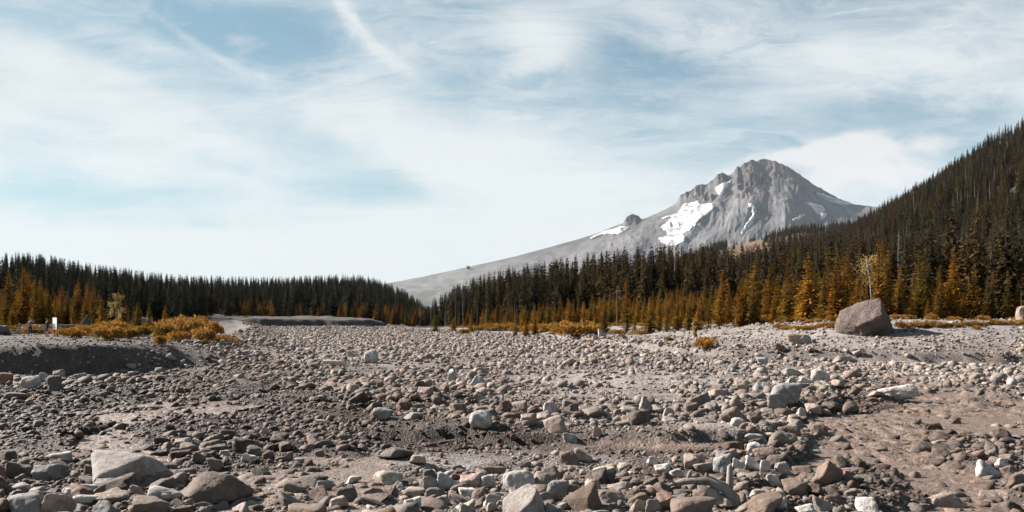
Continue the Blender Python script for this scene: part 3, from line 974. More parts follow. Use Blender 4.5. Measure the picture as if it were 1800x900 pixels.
# prominent stones: (x, bottom y, width, height in photo pixels, tint, shape, turn, label)
R_, A_ = 0, 2      # a rounded and an angular shape to start from
HAND = [
    (38, 842, 46, 34, 'dark', 5, 20, 'dark pointed boulder above the grey domed boulder in the near corner'),
    (82, 846, 42, 28, 'grey', 3, 60, 'grey blocky boulder beside the dark pointed boulder'),
    (110, 838, 42, 28, 'dark', 6, 10, 'dark squat boulder tucked behind the grey blocky boulder'),
    (110, 815, 40, 17, 'pale', 1, 0, 'flat-topped pale stone left of the thin silty stream'),
    (45, 910, 70, 38, 'grey', 4, 15, 'grey domed boulder cut by the bottom edge near the corner'),
    (105, 908, 50, 38, 'tan', 8, 40, 'tan grey boulder touching the grey domed corner boulder'),
    (36, 868, 30, 14, 'grey', 7, 0, 'small grey egg-shaped stone above the corner boulders'),
    (65, 872, 34, 16, 'pale', 11, 30, 'pale wedge stone behind the grey domed corner boulder'),
    (132, 874, 38, 18, 'pale', 9, 25, 'pale blunt stone in front of the large slab boulder'),
    (160, 866, 32, 14, 'pale', 2, 80, 'pale angular stone under the large slab boulder'),
    (150, 890, 42, 15, 'pale', 12, 10, 'long pale flat stone near the bottom edge beside the tan boulder'),
    (195, 892, 44, 18, 'brown', 10, 10, 'brown flat stone below the large slab boulder'),
    (180, 906, 46, 22, 'grey', 13, 55, 'grey half-buried stone at the bottom edge below the slab boulder'),
    (240, 872, 24, 18, 'tan', 0, 0, 'small tan stone resting against the slab boulder'),
    (185, 860, 32, 20, 'pale', 3, 70, 'rounded pale stone leaning on the front of the slab boulder'),
    (293, 885, 52, 30, 'pale', 6, 35, 'pale boulder between slab boulder and broad brown boulder'),
    (265, 908, 62, 30, 'brown', 7, 0, 'brown boulder at the bottom edge under the pale boulder'),
    (540, 912, 76, 36, 'brown', 1, 20, 'smooth brown dome stone at the bottom edge beside the mud splash'),
    (545, 862, 42, 24, 'dark', 4, 65, 'dark rounded stone at the end of the wet sand spit'),
    (575, 868, 34, 20, 'grey', 8, 10, 'grey blocky stone next to the dark rounded stone on the sand spit'),
    (558, 850, 34, 12, 'dark', 10, 0, 'low dark stone on the wet sand spit'),
    (595, 896, 36, 22, 'tan', 9, 40, 'tan rounded stone right of the brown dome stone'),
    (322, 784, 26, 15, 'white', 3, 20, 'white stone on top of the dark wet stones above the stream'),
    (346, 782, 18, 13, 'white', 0, 50, 'small white stone beside another white stone above the stream'),
    (332, 796, 30, 16, 'brown', 7, 20, 'reddish brown stone just under the two white stones'),
    (354, 817, 26, 22, 'dark', 6, 0, 'round dark stone standing in the shallows of the stream'),
    (378, 832, 26, 18, 'brown', 2, 30, 'angular brown stone wading in the shallow stream'),
    (440, 812, 28, 16, 'white', 5, 60, 'white angular stone alone on the dark wet gravel'),
    (395, 804, 22, 13, 'pale', 9, 0, 'pale stone left of the white angular stone'),
    (505, 812, 20, 18, 'brown', 3, 0, 'brown round stone in the line of stones on wet gravel'),
    (528, 816, 18, 11, 'grey', 1, 0, 'grey oval stone at the foot of the line of stones'),
    (562, 804, 18, 13, 'brown', 4, 0, 'brown oval stone at the far end of the line of stones'),
    (394, 772, 38, 16, 'dark', 10, 0, 'long dark stone on the wet gravel behind the white stones'),
    (466, 764, 16, 12, 'pale', 0, 0, 'small pale round stone on dark gravel'),
    (788, 864, 40, 33, 'pale', 6, 30, 'pale squarish boulder at the back of the near heap'),
    (831, 862, 42, 28, 'pink', 3, 10, 'pink boulder in the near heap of stones'),
    (822, 876, 34, 18, 'white', 1, 15, 'white stone under the pink boulder'),
    (857, 862, 30, 28, 'pale', 9, 60, 'pale rounded stone between the pink boulder and the big grey one'),
    (758, 870, 24, 32, 'grey', 8, 40, 'upright dark grey stone beside the pale squarish boulder'),
    (914, 872, 54, 42, 'pale', 4, 25, 'large rounded pale boulder behind the slanting slab in the near heap'),
    (956, 858, 30, 20, 'grey', 7, 0, 'small grey stone wedged behind the large pale boulders'),
    (982, 880, 40, 36, 'grey', 12, 70, 'knobbly grey boulder between the slanting slab and the brown boulder'),
    (975, 912, 36, 30, 'grey', 5, 10, 'shaded grey boulder at the bottom edge beside the slanting slab'),
    (842, 886, 28, 28, 'brown', 11, 20, 'brown pointed stone in front of the pink boulder'),
    (867, 888, 36, 28, 'pale', 0, 45, 'pale egg-shaped stone left of the slanting slab'),
    (727, 900, 32, 26, 'white', 3, 60, 'white facetted stone low in the near heap'),
    (655, 914, 44, 26, 'pale', 1, 20, 'pale stone cut by the bottom edge in the near heap'),
    (610, 884, 38, 26, 'dark', 4, 0, 'blackish stone at the end of the near heap'),
    (634, 866, 26, 14, 'brown', 7, 0, 'brown low stone behind the blackish stone'),
    (778, 893, 28, 20, 'grey', 9, 30, 'grey stone in the middle of the near heap'),
    (800, 882, 20, 18, 'tan', 6, 0, 'small tan stone below the pale squarish boulder'),
    (730, 876, 40, 16, 'tan', 12, 20, 'wide tan stone in the near heap beside the white facetted stone'),
    (700, 862, 26, 16, 'grey', 13, 0, 'grey stone at the back of the near heap'),
    (620, 856, 30, 14, 'white', 10, 0, 'white flat stone at the back end of the near heap'),
    (870, 836, 44, 18, 'brown', 2, 10, 'dark brown mound stone on the sand behind the near heap'),
    (847, 840, 18, 15, 'brown', 0, 0, 'small brown ball-like stone on the sand behind the near heap'),
    (735, 818, 30, 17, 'tan', 9, 0, 'lone tan stone on the brown sand'),
    (697, 808, 60, 20, 'dark', 10, 0, 'low dark slab casting a shadow on the brown sand'),
    (845, 756, 40, 29, 'pale', 14, 30, 'pale blocky boulder at the edge of the stone heap'),
    (976, 761, 38, 29, 'tan', 4, 20, 'tan rounded boulder at the cut edge of the gravel bar'),
    (967, 731, 30, 26, 'white', 8, 40, 'white upright boulder behind the tan rounded boulder'),
    (1050, 768, 17, 20, 'pink', 5, 20, 'small upright orange-pink stone below the cut edge'),
    (1001, 778, 28, 17, 'blue', 2, 0, 'bluish angular stone below the tan rounded boulder'),
    (930, 744, 28, 18, 'tan', 3, 0, 'tan layered stone left of the tan rounded boulder'),
    (807, 732, 24, 16, 'brown', 1, 0, 'brown oval stone behind the pale blocky boulder'),
    (675, 740, 40, 20, 'grey', 12, 10, 'grey humped stone at the dark end of the stone heap'),
    (727, 738, 34, 14, 'grey', 10, 0, 'grey flat stone in the stone heap'),
    (1118, 746, 34, 22, 'grey', 9, 20, 'grey boulder on the gravel bar above the cut edge'),
    (1136, 728, 24, 26, 'grey', 6, 50, 'upright grey stone behind the grey boulder on the gravel bar'),
    (1175, 735, 22, 18, 'pale', 8, 20, 'pale stone on the gravel bar right of the upright grey stone'),
    (1240, 742, 40, 14, 'brown', 7, 5, 'long brown stone lying on the flat sandy slab'),
    (1327, 745, 30, 22, 'brown', 3, 30, 'brown round stone on the sandy slab'),
    (1297, 750, 26, 16, 'white', 14, 0, 'white stone at the back of the sandy slab'),
    (1000, 818, 30, 24, 'brown', 4, 20, 'brown squat stone on the grey fine gravel'),
    (1025, 814, 32, 24, 'tan', 6, 50, 'tan stone leaning behind the brown squat stone'),
    (1147, 822, 20, 14, 'white', 0, 0, 'white ball-like stone on the grey gravel'),
    (1165, 834, 30, 19, 'white', 3, 20, 'white egg-shaped stone in the row on the grey gravel'),
    (1187, 846, 26, 20, 'pale', 9, 40, 'pale round stone at the front of the row on grey gravel'),
    (1216, 830, 28, 22, 'tan', 7, 30, 'tan stone with a dark base in the row on grey gravel'),
    (1228, 814, 18, 18, 'pink', 1, 0, 'pinkish stone above the row on grey gravel'),
    (1270, 835, 34, 30, 'blue', 11, 25, 'pale bluish pointed boulder in the bright heap beside the stream'),
    (1298, 824, 24, 22, 'white', 5, 60, 'white wedge stone right of the pale bluish boulder'),
    (1324, 828, 28, 25, 'white', 6, 10, 'white knobbly stone in the bright heap'),
    (1326, 797, 28, 18, 'white', 14, 30, 'white angular stone at the back of the bright heap'),
    (1345, 834, 20, 24, 'white', 8, 0, 'upright white stone in the bright heap'),
    (1376, 838, 24, 22, 'pale', 4, 40, 'pale round stone at the end of the bright heap'),
    (1357, 856, 26, 20, 'white', 2, 40, 'bright white jagged stone below the bright heap'),
    (1332, 872, 26, 14, 'pale', 9, 0, 'pale oval stone between the driftwood and the white jagged stone'),
    (1398, 872, 40, 26, 'brown', 7, 15, 'brown boulder right of the white jagged stone'),
    (1410, 842, 34, 22, 'brown', 1, 30, 'brown rounded stone behind the brown boulder'),
    (1458, 854, 48, 42, 'brown', 5, 35, 'dark brown wedge boulder standing beside the stream'),
    (1345, 910, 84, 32, 'brown', 10, 0, 'broad brown boulder at the bottom edge right of the driftwood'),
    (1372, 898, 22, 18, 'white', 14, 20, 'small white block on the broad brown boulder'),
    (1215, 914, 84, 34, 'brown', 12, 5, 'broad brown boulder under the arched driftwood'),
    (1150, 908, 30, 28, 'grey', 8, 30, 'speckled grey upright stone left of the arched driftwood'),
    (1122, 904, 28, 24, 'tan', 0, 0, 'tan round stone at the bottom edge left of the speckled one'),
    (1172, 898, 34, 24, 'red', 7, 20, 'rust brown stone behind the arched driftwood'),
    (1524, 908, 36, 30, 'white', 4, 20, 'white boulder at the bottom edge beside the stream'),
    (1416, 912, 40, 22, 'white', 3, 0, 'white stone cut by the bottom edge left of the stream'),
    (1738, 852, 42, 30, 'pale', 6, 30, 'pale-topped boulder on the far side of the stream bend'),
    (1728, 868, 38, 24, 'brown', 1, 10, 'brown wet boulder under the pale-topped boulder'),
    (1785, 858, 26, 22, 'brown', 9, 0, 'brown stone right of the pale-topped boulder'),
    (1770, 838, 26, 18, 'brown', 3, 0, 'brown round stone behind the pale-topped boulder'),
    (1760, 825, 20, 14, 'white', 0, 0, 'white oval stone among the stones past the stream bend'),
    (1662, 908, 54, 38, 'tan', 4, 40, 'wet tan boulder in the splashing stream at the bottom edge'),
    (1695, 884, 20, 14, 'brown', 0, 0, 'small brown ball-like stone beside the wet tan boulder'),
    (1648, 794, 30, 17, 'tan', 9, 10, 'tan wet stone in the middle of the stream'),
    (1578, 707, 56, 22, 'white', 1, 5, 'long white boulder lying in the muddy stream'),
    (1540, 702, 30, 10, 'tan', 10, 0, 'low tan stone in the stream left of the long white boulder'),
    (1384, 716, 56, 38, 'grey', 12, 30, 'big shaded grey boulder on the gravel bar beside the stream'),
    (1366, 722, 34, 30, 'grey', 8, 10, 'grey wedge stone in front of the big shaded boulder'),
    (1440, 674, 32, 22, 'white', 14, 20, 'white facetted boulder on the gravel bar above the stream'),
    (1392, 662, 34, 16, 'blue', 2, 0, 'bluish flat boulder on the gravel bar'),
    (1416, 676, 24, 14, 'white', 5, 30, 'white angular stone left of the white facetted boulder'),
    (1472, 684, 34, 14, 'tan', 10, 0, 'tan flat stone at the stream end of the gravel bar'),
    (1390, 678, 18, 14, 'pale', 0, 0, 'pale round stone near the bluish flat boulder'),
    (1262, 700, 34, 20, 'tan', 9, 20, 'tan boulder at the back of the gravel bar heap'),
    (1305, 688, 26, 20, 'tan', 3, 0, 'tan round stone behind the gravel bar heap'),
    (1340, 692, 46, 22, 'grey', 13, 20, 'grey boulder left of the big shaded boulder'),
    (1408, 730, 16, 14, 'white', 0, 0, 'white ball-like stone below the big shaded boulder'),
    (1430, 730, 26, 16, 'tan', 7, 10, 'tan oval stone below the gravel bar beside the stream'),
    (1440, 766, 26, 18, 'brown', 4, 0, 'brown round wet stone on the stream margin'),
    (1387, 768, 34, 18, 'brown', 1, 0, 'brown low stone on the wet margin of the bar'),
    (1325, 780, 44, 18, 'blue', 2, 30, 'pale bluish angular block below the sandy slab'),
    (12, 676, 28, 22, 'red', 12, 0, 'reddish boulder under the shaded earth bank'),
    (95, 688, 27, 28, 'dark', 4, 0, 'dark round boulder at the foot of the earth bank'),
    (52, 684, 30, 22, 'pale', 14, 30, 'pale angular boulder at the foot of the earth bank'),
    (22, 706, 46, 16, 'brown', 10, 0, 'brown flat boulder below the reddish one'),
    (78, 670, 18, 16, 'pale', 0, 0, 'small pale stone between the boulders under the earth bank'),
    (142, 668, 24, 12, 'grey', 1, 0, 'grey round stone at the foot of the earth bank'),
    (104, 666, 18, 16, 'tan', 3, 0, 'tan stone resting against the earth bank'),
    (652, 640, 24, 22, 'pale', 14, 30, 'pale pointed boulder standing proud of the distant gravel'),
    (620, 632, 18, 16, 'pale', 5, 0, 'pale leaning stone near the distant pointed boulder'),
    (795, 670, 14, 22, 'pale', 7, 70, 'pale curved stone standing in the mid riverbed'),
    (840, 680, 30, 15, 'pale', 13, 0, 'pale crumbly stone in the mid riverbed'),
    (882, 674, 16, 11, 'pink', 0, 0, 'orange-pink stone in the mid riverbed'),
    (1404, 607, 42, 20, 'tan', 2, 20, 'long angular tan boulder on the gravel slope'),
    (1371, 617, 18, 13, 'brown', 5, 0, 'small dark brown block on the gravel slope'),
    (1800, 568, 22, 30, 'tan', 4, 0, 'tan boulder half out of frame at the tree line'),
    (1672, 573, 24, 7, 'white', 10, 0, 'flat white stone on the crest of the gravel slope'),
    (1738, 572, 16, 8, 'pale', 0, 0, 'pale grey stone on the crest by the yellow scrub'),
    (1058, 592, 14, 14, 'pale', 6, 0, 'pale boulder beside the large green-gold shrub'),
    (1046, 598, 9, 10, 'white', 5, 0, 'small white upright stone beside the green-gold shrub'),
    (1340, 640, 22, 13, 'pale', 3, 0, 'pale round stone at the toe of the gravel slope'),
    (1480, 638, 30, 13, 'grey', 9, 0, 'grey stone at the toe of the gravel slope'),
    (252, 575, 36, 18, 'tan', 4, 15, 'tan boulder rising from the orange shrubs'),
    (290, 566, 22, 10, 'pale', 1, 0, 'pale boulder mostly hidden by the orange shrubs'),
    (368, 578, 34, 14, 'dark', 12, 0, 'dark grey boulder at the end of the orange shrubs'),
    (4, 589, 30, 18, 'dark', 9, 0, 'dark boulder beside the guard fence end post'),
    (226, 575, 14, 10, 'grey', 7, 0, 'small grey boulder beside the tan one in the shrubs'),
    (70, 617, 11, 9, 'blue', 5, 0, 'small bright triangular stone stuck in the earth bank edge'),
]

# landmarks to tell look-alikes apart by
LANDMARKS = []
STOP = {'in', 'at', 'on', 'above', 'beside', 'behind', 'below', 'between', 'left', 'right', 'under', 'of', 'with', 'tucked', 'leaning', 'resting', 'lying', 'cut', 'standing', 'touching', 'wedged', 'rising', 'mostly', 'half',
        'alone', 'wading', 'casting', 'next', 'stuck', 'joined', 'before', 'nearest', 'near', 'where', 'cutting', 'just', 'from', 'among', 'spilling', 'growing', 'high', 'far', 'to', 'and', 'that', 'over', 'upon', 'by'}


def short_name(label):
    out = []
    for w in label.split():
        if w in STOP and out:
            break
        out.append(w)
    return ' '.join(out)


def landmark(px, py, label):
    LANDMARKS.append((px, py, short_name(label)))


SEEN_LABELS = set()


def single_out(px, py, opening, wide=1.6, middle=''):
    """A label that places a thing by the landmark next to it."""
    near = sorted(LANDMARKS, key=lambda q: (q[0] - px) ** 2 + (wide * (q[1] - py)) ** 2)[:7]
    for q in near:
        dx, dy = px - q[0], (py - q[1]) * wide
        rel = ('left of' if dx < 0 else 'right of') if abs(dx) > abs(dy) else ('beyond' if dy < 0 else 'in front of')
        for w in ('just ', 'farther '):
            if (w == 'just ') != (math.hypot(dx, dy) < 60):
                continue
            lab = f'{opening} {middle}{w}{rel} the {q[2]}'
            if lab not in SEEN_LABELS and len(lab.split()) <= 16:
                SEEN_LABELS.add(lab)
                return lab
    return None


stone_rows = []          # x, y, z, sx, sy, sz, yaw, tilt, proto, r, g, b, wet, label
for (px, py, w, h, tint, proto, turn, lab) in HAND:
    landmark(px, py - h * 0.4, lab)
    x, y, z = ground_at(px, py)
    sx = w * y / F; sz = h * y / F
    dep = 0.8 * sx if proto not in (10,) else 0.7 * sx
    zz = sz * 1.25
    y += dep * 0.42
    x = (px - CX) / F * y
    z = height(x, y)
    stone_rows.append([x, y, z + zz * 0.5 - zz * 0.22, sx * 1.05, dep, zz, 0, 0, proto, *TINTS[tint], 0.35 if tint in ('dark', 'brown') else 0.0, lab])
hand_xy = np.array([[r[0], r[1], r[3] * 0.5] for r in stone_rows])

# the random stones
WARM = np.array((1.03, 0.985, 0.945))
TINTS = {k: tuple(0.66 * WARM * np.array(v)) for k, v in TINTS.items()}
PAL = np.array([TINTS['pale'], TINTS['grey'], TINTS['tan'], TINTS['white'], TINTS['brown'], TINTS['blue'], TINTS['pink'], TINTS['dark'], TINTS['red']])
PNAMES = ['pale grey', 'grey', 'tan', 'whitish', 'brown', 'bluish grey', 'pinkish', 'dark', 'rusty']
PAL_DRY = np.array([0.33, 0.28, 0.14, 0.05, 0.09, 0.04, 0.012, 0.045, 0.012])
PAL_WET = np.array([0.07, 0.22, 0.09, 0.015, 0.29, 0.02, 0.01, 0.25, 0.035])


def random_stones():
    out = []
    bands = np.geomspace(9.5, 270, 30)
    for y0, y1 in zip(bands[:-1], bands[1:]):
        ym = (y0 + y1) / 2
        smin = max(0.045, 0.0024 * ym)
        smax = 0.75 if ym < 60 else 0.9
        half = 0.72 * y1 + 3
        area = 2 * half * (y1 - y0)
        n = int(1.15 * area / (2.2 * smin ** 2))
        n = min(n, 9000)
        x = rng.uniform(-half, half, n); y = rng.uniform(y0, y1, n)
        u = rng.random(n)
        a = 1.75                                       # power law of sizes
        s = (smin ** -a * (1 - u) + smax ** -a * u) ** (-1 / a)
        z = terrain(x, y)
        px, py = to_px(x, y, z)
        heap = zone(px, py, HEAP); sand = sandiness(x, y, z)
        rb = sdist(x, y, RIGHT_POLY); lb = sdist(x, y, LEFT_BANK)
        patch = 0.5 + 0.5 * fbm(x / 5, y / 8, 3, 131)
        lim = 0.10 + 0.0095 * min(ym, 62) + 0.30 * patch ** 1.7 + 0.6 * heap - 0.15 * sand       # largest size allowed here
        lim = np.maximum(lim, smin * 1.4)
        gaps = sstep(0.53, 0.68, 0.5 + 0.5 * fbm(x / 3.0, y / 4.2, 3, 137)) * (1 - heap) * (ym < 110)
        dens = np.clip(0.95 + 0.5 * (patch - 0.5) + 0.5 * heap - 1.0 * sand - 0.6 * gaps, 0.03, 1)
        lim = np.where((gaps > 0.5), np.minimum(lim, 0.16 + 0.002 * ym), lim)
        dens = np.where(rb > 2, 0.52 - 0.2 * sstep(4, 16, rb) + 0.25 * (patch > 0.58), dens)
        lim = np.where(rb > 2, 0.30 + 0.75 * patch ** 3, lim)
        dens = np.where(rb > 26, 0.0, dens)
        dens = np.where(lb > -1.5, np.where(lb < 0.4, 0.4, 0.14), dens); lim = np.where(lb > -1.5, 0.26, lim)
        dens = np.where((lb > 30), 0, dens)
        wat = np.minimum(seg_dist(x, y, MUD_STREAM) - 1.4, seg_dist(x, y, LEFT_STREAM) - 0.6)
        wat = np.minimum(wat, seg_dist(x, y, MUD_SIDE) - 1.4)
        dens = np.where(wat < 0.1, dens * np.where(vnoise(x / 1.8, y / 1.8, 140) > 0.36, 1.0, 0.5), dens)
        lim = np.where(wat < 0.3, np.maximum(lim, 0.46), lim)
        z = np.where(wat < 0.3, np.maximum(z, -0.20), z)
        wz = wet_shade(x, y, z)
        lim = np.where((wz > 0.45) & (heap < 0.4) & (wat > 0.3), lim * 0.88, lim)
        ok = (rng.random(n) < dens) & (s < lim)
        ok &= sdist(x, y, LEVEE) < -3
        out.append(np.stack([x, y, z, s], axis=1)[ok])
    return np.concatenate(out)


rs_ = random_stones()
_a = rng.uniform(3.0, 6.6, 70); _r = rng.uniform(2.2, 3.4, 70)
_bx, _by = 34.8 + np.cos(_a) * _r, 81.0 + np.sin(_a) * _r
rs_ = np.concatenate([rs_, np.stack([_bx, _by, terrain(_bx, _by), rng.uniform(0.15, 0.55, 70)], axis=1)])
order = np.argsort(-rs_[:, 3])
rs_ = rs_[order]
# keep stones from running through each other
cell = {}
keep = []
CS = 1.0
for hx, hy, hr in hand_xy:
    n_ = int(hr / CS) + 1
    for i in range(int(hx // CS) - n_, int(hx // CS) + n_ + 1):
        for j in range(int(hy // CS) - n_, int(hy // CS) + n_ + 1):
            cell.setdefault((i, j), []).append((hx, hy, hr * 0.95))
BIG_SPOTS = [(34.8, 81.2, 1.9), (-13.0, 18.2, 0.9), (-6.9, 15.6, 0.75), (0.3, 14.1, 0.45)]
for b in BIG_SPOTS:
    for i in range(int((b[0] - b[2]) // CS), int((b[0] + b[2]) // CS) + 1):
        for j in range(int((b[1] - b[2]) // CS), int((b[1] + b[2]) // CS) + 1):
            cell.setdefault((i, j), []).append(b)
for k, (x, y, z, s) in enumerate(rs_.tolist()):
    i, j = int(x // CS), int(y // CS)
    rad = s * 0.5
    bad = False
    reach = 1 if rad < 0.35 else 2
    for a in range(i - 1, i + 2):
        for b in range(j - 1, j + 2):
            for (qx, qy, qr) in cell.get((a, b), ()):
                dd = (qx - x) ** 2 + (qy - y) ** 2
                lim_ = (qr + rad) * (0.72 if y < 60 else 0.62)
                if dd < lim_ * lim_:
                    bad = True
                    break
            if bad:
                break
        if bad:
            break
    if not bad:
        keep.append(k)
        cell.setdefault((i, j), []).append((x, y, rad))
rs_ = rs_[keep]
n = len(rs_)
wet_shade_ = wet_shade(rs_[:, 0], rs_[:, 1], rs_[:, 2])
pr = PAL_DRY[None] * (1 - wet_shade_[:, None]) + PAL_WET[None] * wet_shade_[:, None]
pick = (rng.random(n)[:, None] > np.cumsum(pr / pr.sum(1, keepdims=True), axis=1)).sum(1).clip(0, len(PAL) - 1)
tint_ = WARM * PAL[pick] * rng.uniform(0.62, 1.28, (n, 1)) * (1 + rng.normal(0, 0.03, (n, 3)))
_px, _py = to_px(rs_[:, 0], rs_[:, 1], rs_[:, 2])
pale_ = (zone(_px, _py, PALE_ZONES) * rng.uniform(0.25, 1.0, n) * (1 - wet_shade_))[:, None]
tint_ = tint_ * (1 - 0.6 * pale_) + PALE_MIX * 0.6 * pale_
tint_ = tint_ * (1 - wet_shade_[:, None] * np.array((0.62, 0.70, 0.75)))  # stones darkened for wetness, with backlit shade mixed into the tint
asp = rng.uniform(0.62, 1.0, n); hgt = rng.uniform(0.42, 0.85, n)
sx_, sy_, sz_ = rs_[:, 3] * 1.08, rs_[:, 3] * asp, rs_[:, 3] * hgt
yaw_ = rng.uniform(0, 6.283, n); tl_ = rng.normal(0, 0.22, (n, 2))
prot_ = rng.integers(0, NPROTO, n)
zc_ = rs_[:, 2] + sz_ * rng.uniform(-0.12, 0.36, n)

# the ones that show largest are objects of their own
shown = rs_[:, 3] / rs_[:, 1]
ppx, ppy = to_px(rs_[:, 0], rs_[:, 1], rs_[:, 2])
vis = (ppx > -5) & (ppx < 1805) & (ppy < 905)
N_SINGLE = 300
rank = np.argsort(-np.where(vis, shown, 0))[:N_SINGLE]
single = np.zeros(n, bool); single[rank] = True


def stone_object(name, mesh, loc, scl, rot, tint, wet, label, group=None, category='stone'):
    o = bpy.data.objects.new(name, mesh)
    COL.objects.link(o)
    o.location = loc; o.scale = scl; o.rotation_euler = rot
    o.color = (*tint, wet)
    o['label'] = label; o['category'] = category
    if group:
        o['group'] = group
    return o


for r in stone_rows:
    nm = 'boulder' if 'boulder' in r[13].split(' ')[:5] or 'boulder' in r[13][:34] else 'stone'
    stone_object(nm, FINE[r[8]], r[0:3], r[3:6], (rng.normal(0, 0.08), rng.normal(0, 0.10), rng.uniform(-0.3, 0.3)), r[9:12], r[12], r[13], None, nm)

ZL = {'near': ('unremarkable rounded cobble in the near heap along the bottom edge', 'cobbles of the near heap'),
      'wet': ('dark wet cobble among the muddy channels of the thin stream', 'dark cobbles by the thin stream'),
      'stream': ('mud-washed cobble in or beside the brown tumbling stream', 'cobbles by the brown stream'),
      'bar': ('dry cobble on the gravel bar in the middle of the riverbed', 'cobbles on the gravel bar'),
      'far': ('dry stone lying farther back on the open riverbed', 'stones on the open riverbed'),
      'slope': ('loose stone lying on the grey gravel slope under the trees', 'stones on the gravel slope')}
rb_all = sdist(rs_[:, 0], rs_[:, 1], RIGHT_POLY)
for k in rank:
    px, py = ppx[k], ppy[k]
    if rb_all[k] > 1: key = 'slope'
    elif px > 1370 and py > 640: key = 'stream'
    elif py > 838: key = 'near'
    elif px < 640 and py > 655: key = 'wet'
    elif py > 655: key = 'bar'
    else: key = 'far'
    lab, grp = ZL[key]
    own = single_out(px, py - 4, f"{'larger' if shown[k] * F > 24 else 'smaller'} {PNAMES[pick[k]]} {'angular' if prot_[k] % 2 == 1 else ('flattish' if hgt[k] < 0.55 else 'rounded')} cobble")
    lab = own or lab
    stone_object('cobble', FINE[prot_[k]], (rs_[k, 0], rs_[k, 1], zc_[k]), (sx_[k], sy_[k], sz_[k]), (tl_[k, 0], tl_[k, 1], yaw_[k]), tint_[k], 0.8 * wet_shade_[k], lab, grp, 'stone')
rest = ~single
scatter('riverbed_pebbles', np.stack([rs_[rest, 0], rs_[rest, 1], zc_[rest]], axis=1), np.stack([tl_[rest, 0], tl_[rest, 1], yaw_[rest]], axis=1),
        np.stack([sx_[rest], sy_[rest], sz_[rest]], axis=1), prot_[rest], STONES, np.concatenate([tint_[rest], 0.8 * wet_shade_[rest][:, None]], axis=1),
        kind='stuff', label='countless smaller grey and brown stones covering the riverbed', category='stones')
print('stones', n, 'scattered', int(rest.sum()))


# great boulders with faces of their own: planes are (normal, distance), size in metres
def great_boulder(px, py, planes, p, size, tint, label, seed, sink=0.15, turn=0.0, rough=0.045, y=None, dy=0.35, wet=0.0):
    gx, gy, gz = ground_at(px, py)
    if y is not None:
        gy = y
    gy += size[1] * dy
    gx = (px - CX) / F * gy
    gz = height(gx, gy)
    me = rock_mesh('boulder', 5, planes, p, seed, rough, M_BOULDER if size[0] > 2 else M_STONE)
    return stone_object('boulder', me, (gx, gy, gz + size[2] * (0.5 - sink)), size, (0, 0, turn), TINTS[tint] if isinstance(tint, str) else tint, wet, label, None, 'boulder')


great_boulder(1525, 590, [((-0.60, -0.50, 0.62), 0.60), ((0.80, -0.42, 0.20), 0.44), ((0.72, 0.1, 0.68), 0.66), ((0.0, -0.85, -0.5), 0.66), ((-0.75, -0.3, -0.6), 0.86), ((0, 0.8, 0.5), 0.75), ((-0.25, 0.1, 1), 0.86), ((0, 0, -1), 0.75),
                           ((1, 0.3, 0.1), 0.82), ((0.5, -0.8, -0.45), 0.66), ((-1, 0, 0), 1.05), ((0.6, 0.6, 0.3), 0.8)], 30, (5.0, 4.5, 3.65), (0.098, 0.075, 0.067),
              'huge reddish grey boulder standing alone on the gravel slope before the trees', 41, 0.12, 0.0, 0.11, dy=0.2)
great_boulder(222, 858, [((-0.15, -0.5, 0.85), 0.42), ((0.35, -0.9, -0.2), 0.55), ((-0.9, -0.2, -0.3), 0.95), ((0.9, -0.2, 0.35), 0.85), ((0, 0.9, 0.4), 0.6), ((0, 0, -1), 0.55), ((-0.6, -0.6, 0.4), 0.8), ((0.2, 0.3, 1), 0.5)], 11,
              (1.62, 1.2, 0.76), (0.27, 0.25, 0.235), 'largest pale slab boulder with a sloping top beside the thin stream', 42, 0.16, 0.15, 0.05)
great_boulder(368, 884, [((0.1, -0.4, 0.9), 0.42), ((0.7, -0.5, 0.5), 0.6), ((-0.7, -0.3, 0.6), 0.6), ((0, 0.9, 0.4), 0.7), ((0, 0, -1), 0.6), ((0.3, -0.9, 0.2), 0.7)], 6,
              (1.5, 1.3, 0.56), 'brown', 'broad rough brown boulder right of the largest pale slab boulder', 43, 0.2, 0.1, 0.09, wet=0.3)
great_boulder(930, 920, [((-0.45, -0.35, 0.85), 0.48), ((0.75, -0.65, 0.1), 0.62), ((0.2, -0.95, -0.2), 0.66), ((-0.9, -0.3, -0.2), 0.95), ((0, 0.9, 0.4), 0.7), ((0.7, 0.2, 0.7), 0.72), ((0, 0, -1), 0.7)], 17,
              (0.92, 0.78, 0.74), 'pale', 'slanting pale slab boulder in the middle of the near heap', 44, 0.14, 0.12, 0.03)
great_boulder(1024, 898, [((-0.4, -0.2, 0.9), 0.6), ((0.5, -0.75, 0.2), 0.7), ((-0.7, -0.6, 0.1), 0.75), ((0.9, 0, 0.3), 0.9), ((0, 0.9, 0.4), 0.7), ((0, 0, -1), 0.6)], 9,
              (0.76, 0.62, 0.60), 'brown', 'smooth brown boulder right of the slanting pale slab', 45, 0.16, 0.2, 0.04)
great_boulder(153, 586, [((-0.8, -0.3, 0.5), 0.7), ((0.5, -0.75, 0.35), 0.55), ((0.85, 0.1, 0.5), 0.65), ((0, 0.8, 0.5), 0.7), ((0, 0, -1), 0.7), ((-0.9, -0.4, 0), 0.8), ((0.2, -0.9, -0.2), 0.8)], 20,
              (2.7, 2.0, 2.5), (0.085, 0.077, 0.072), 'tall dark grey boulder at the end of the guard fence beside the orange shrubs', 46, 0.10, 0.0, 0.05, dy=-0.45)

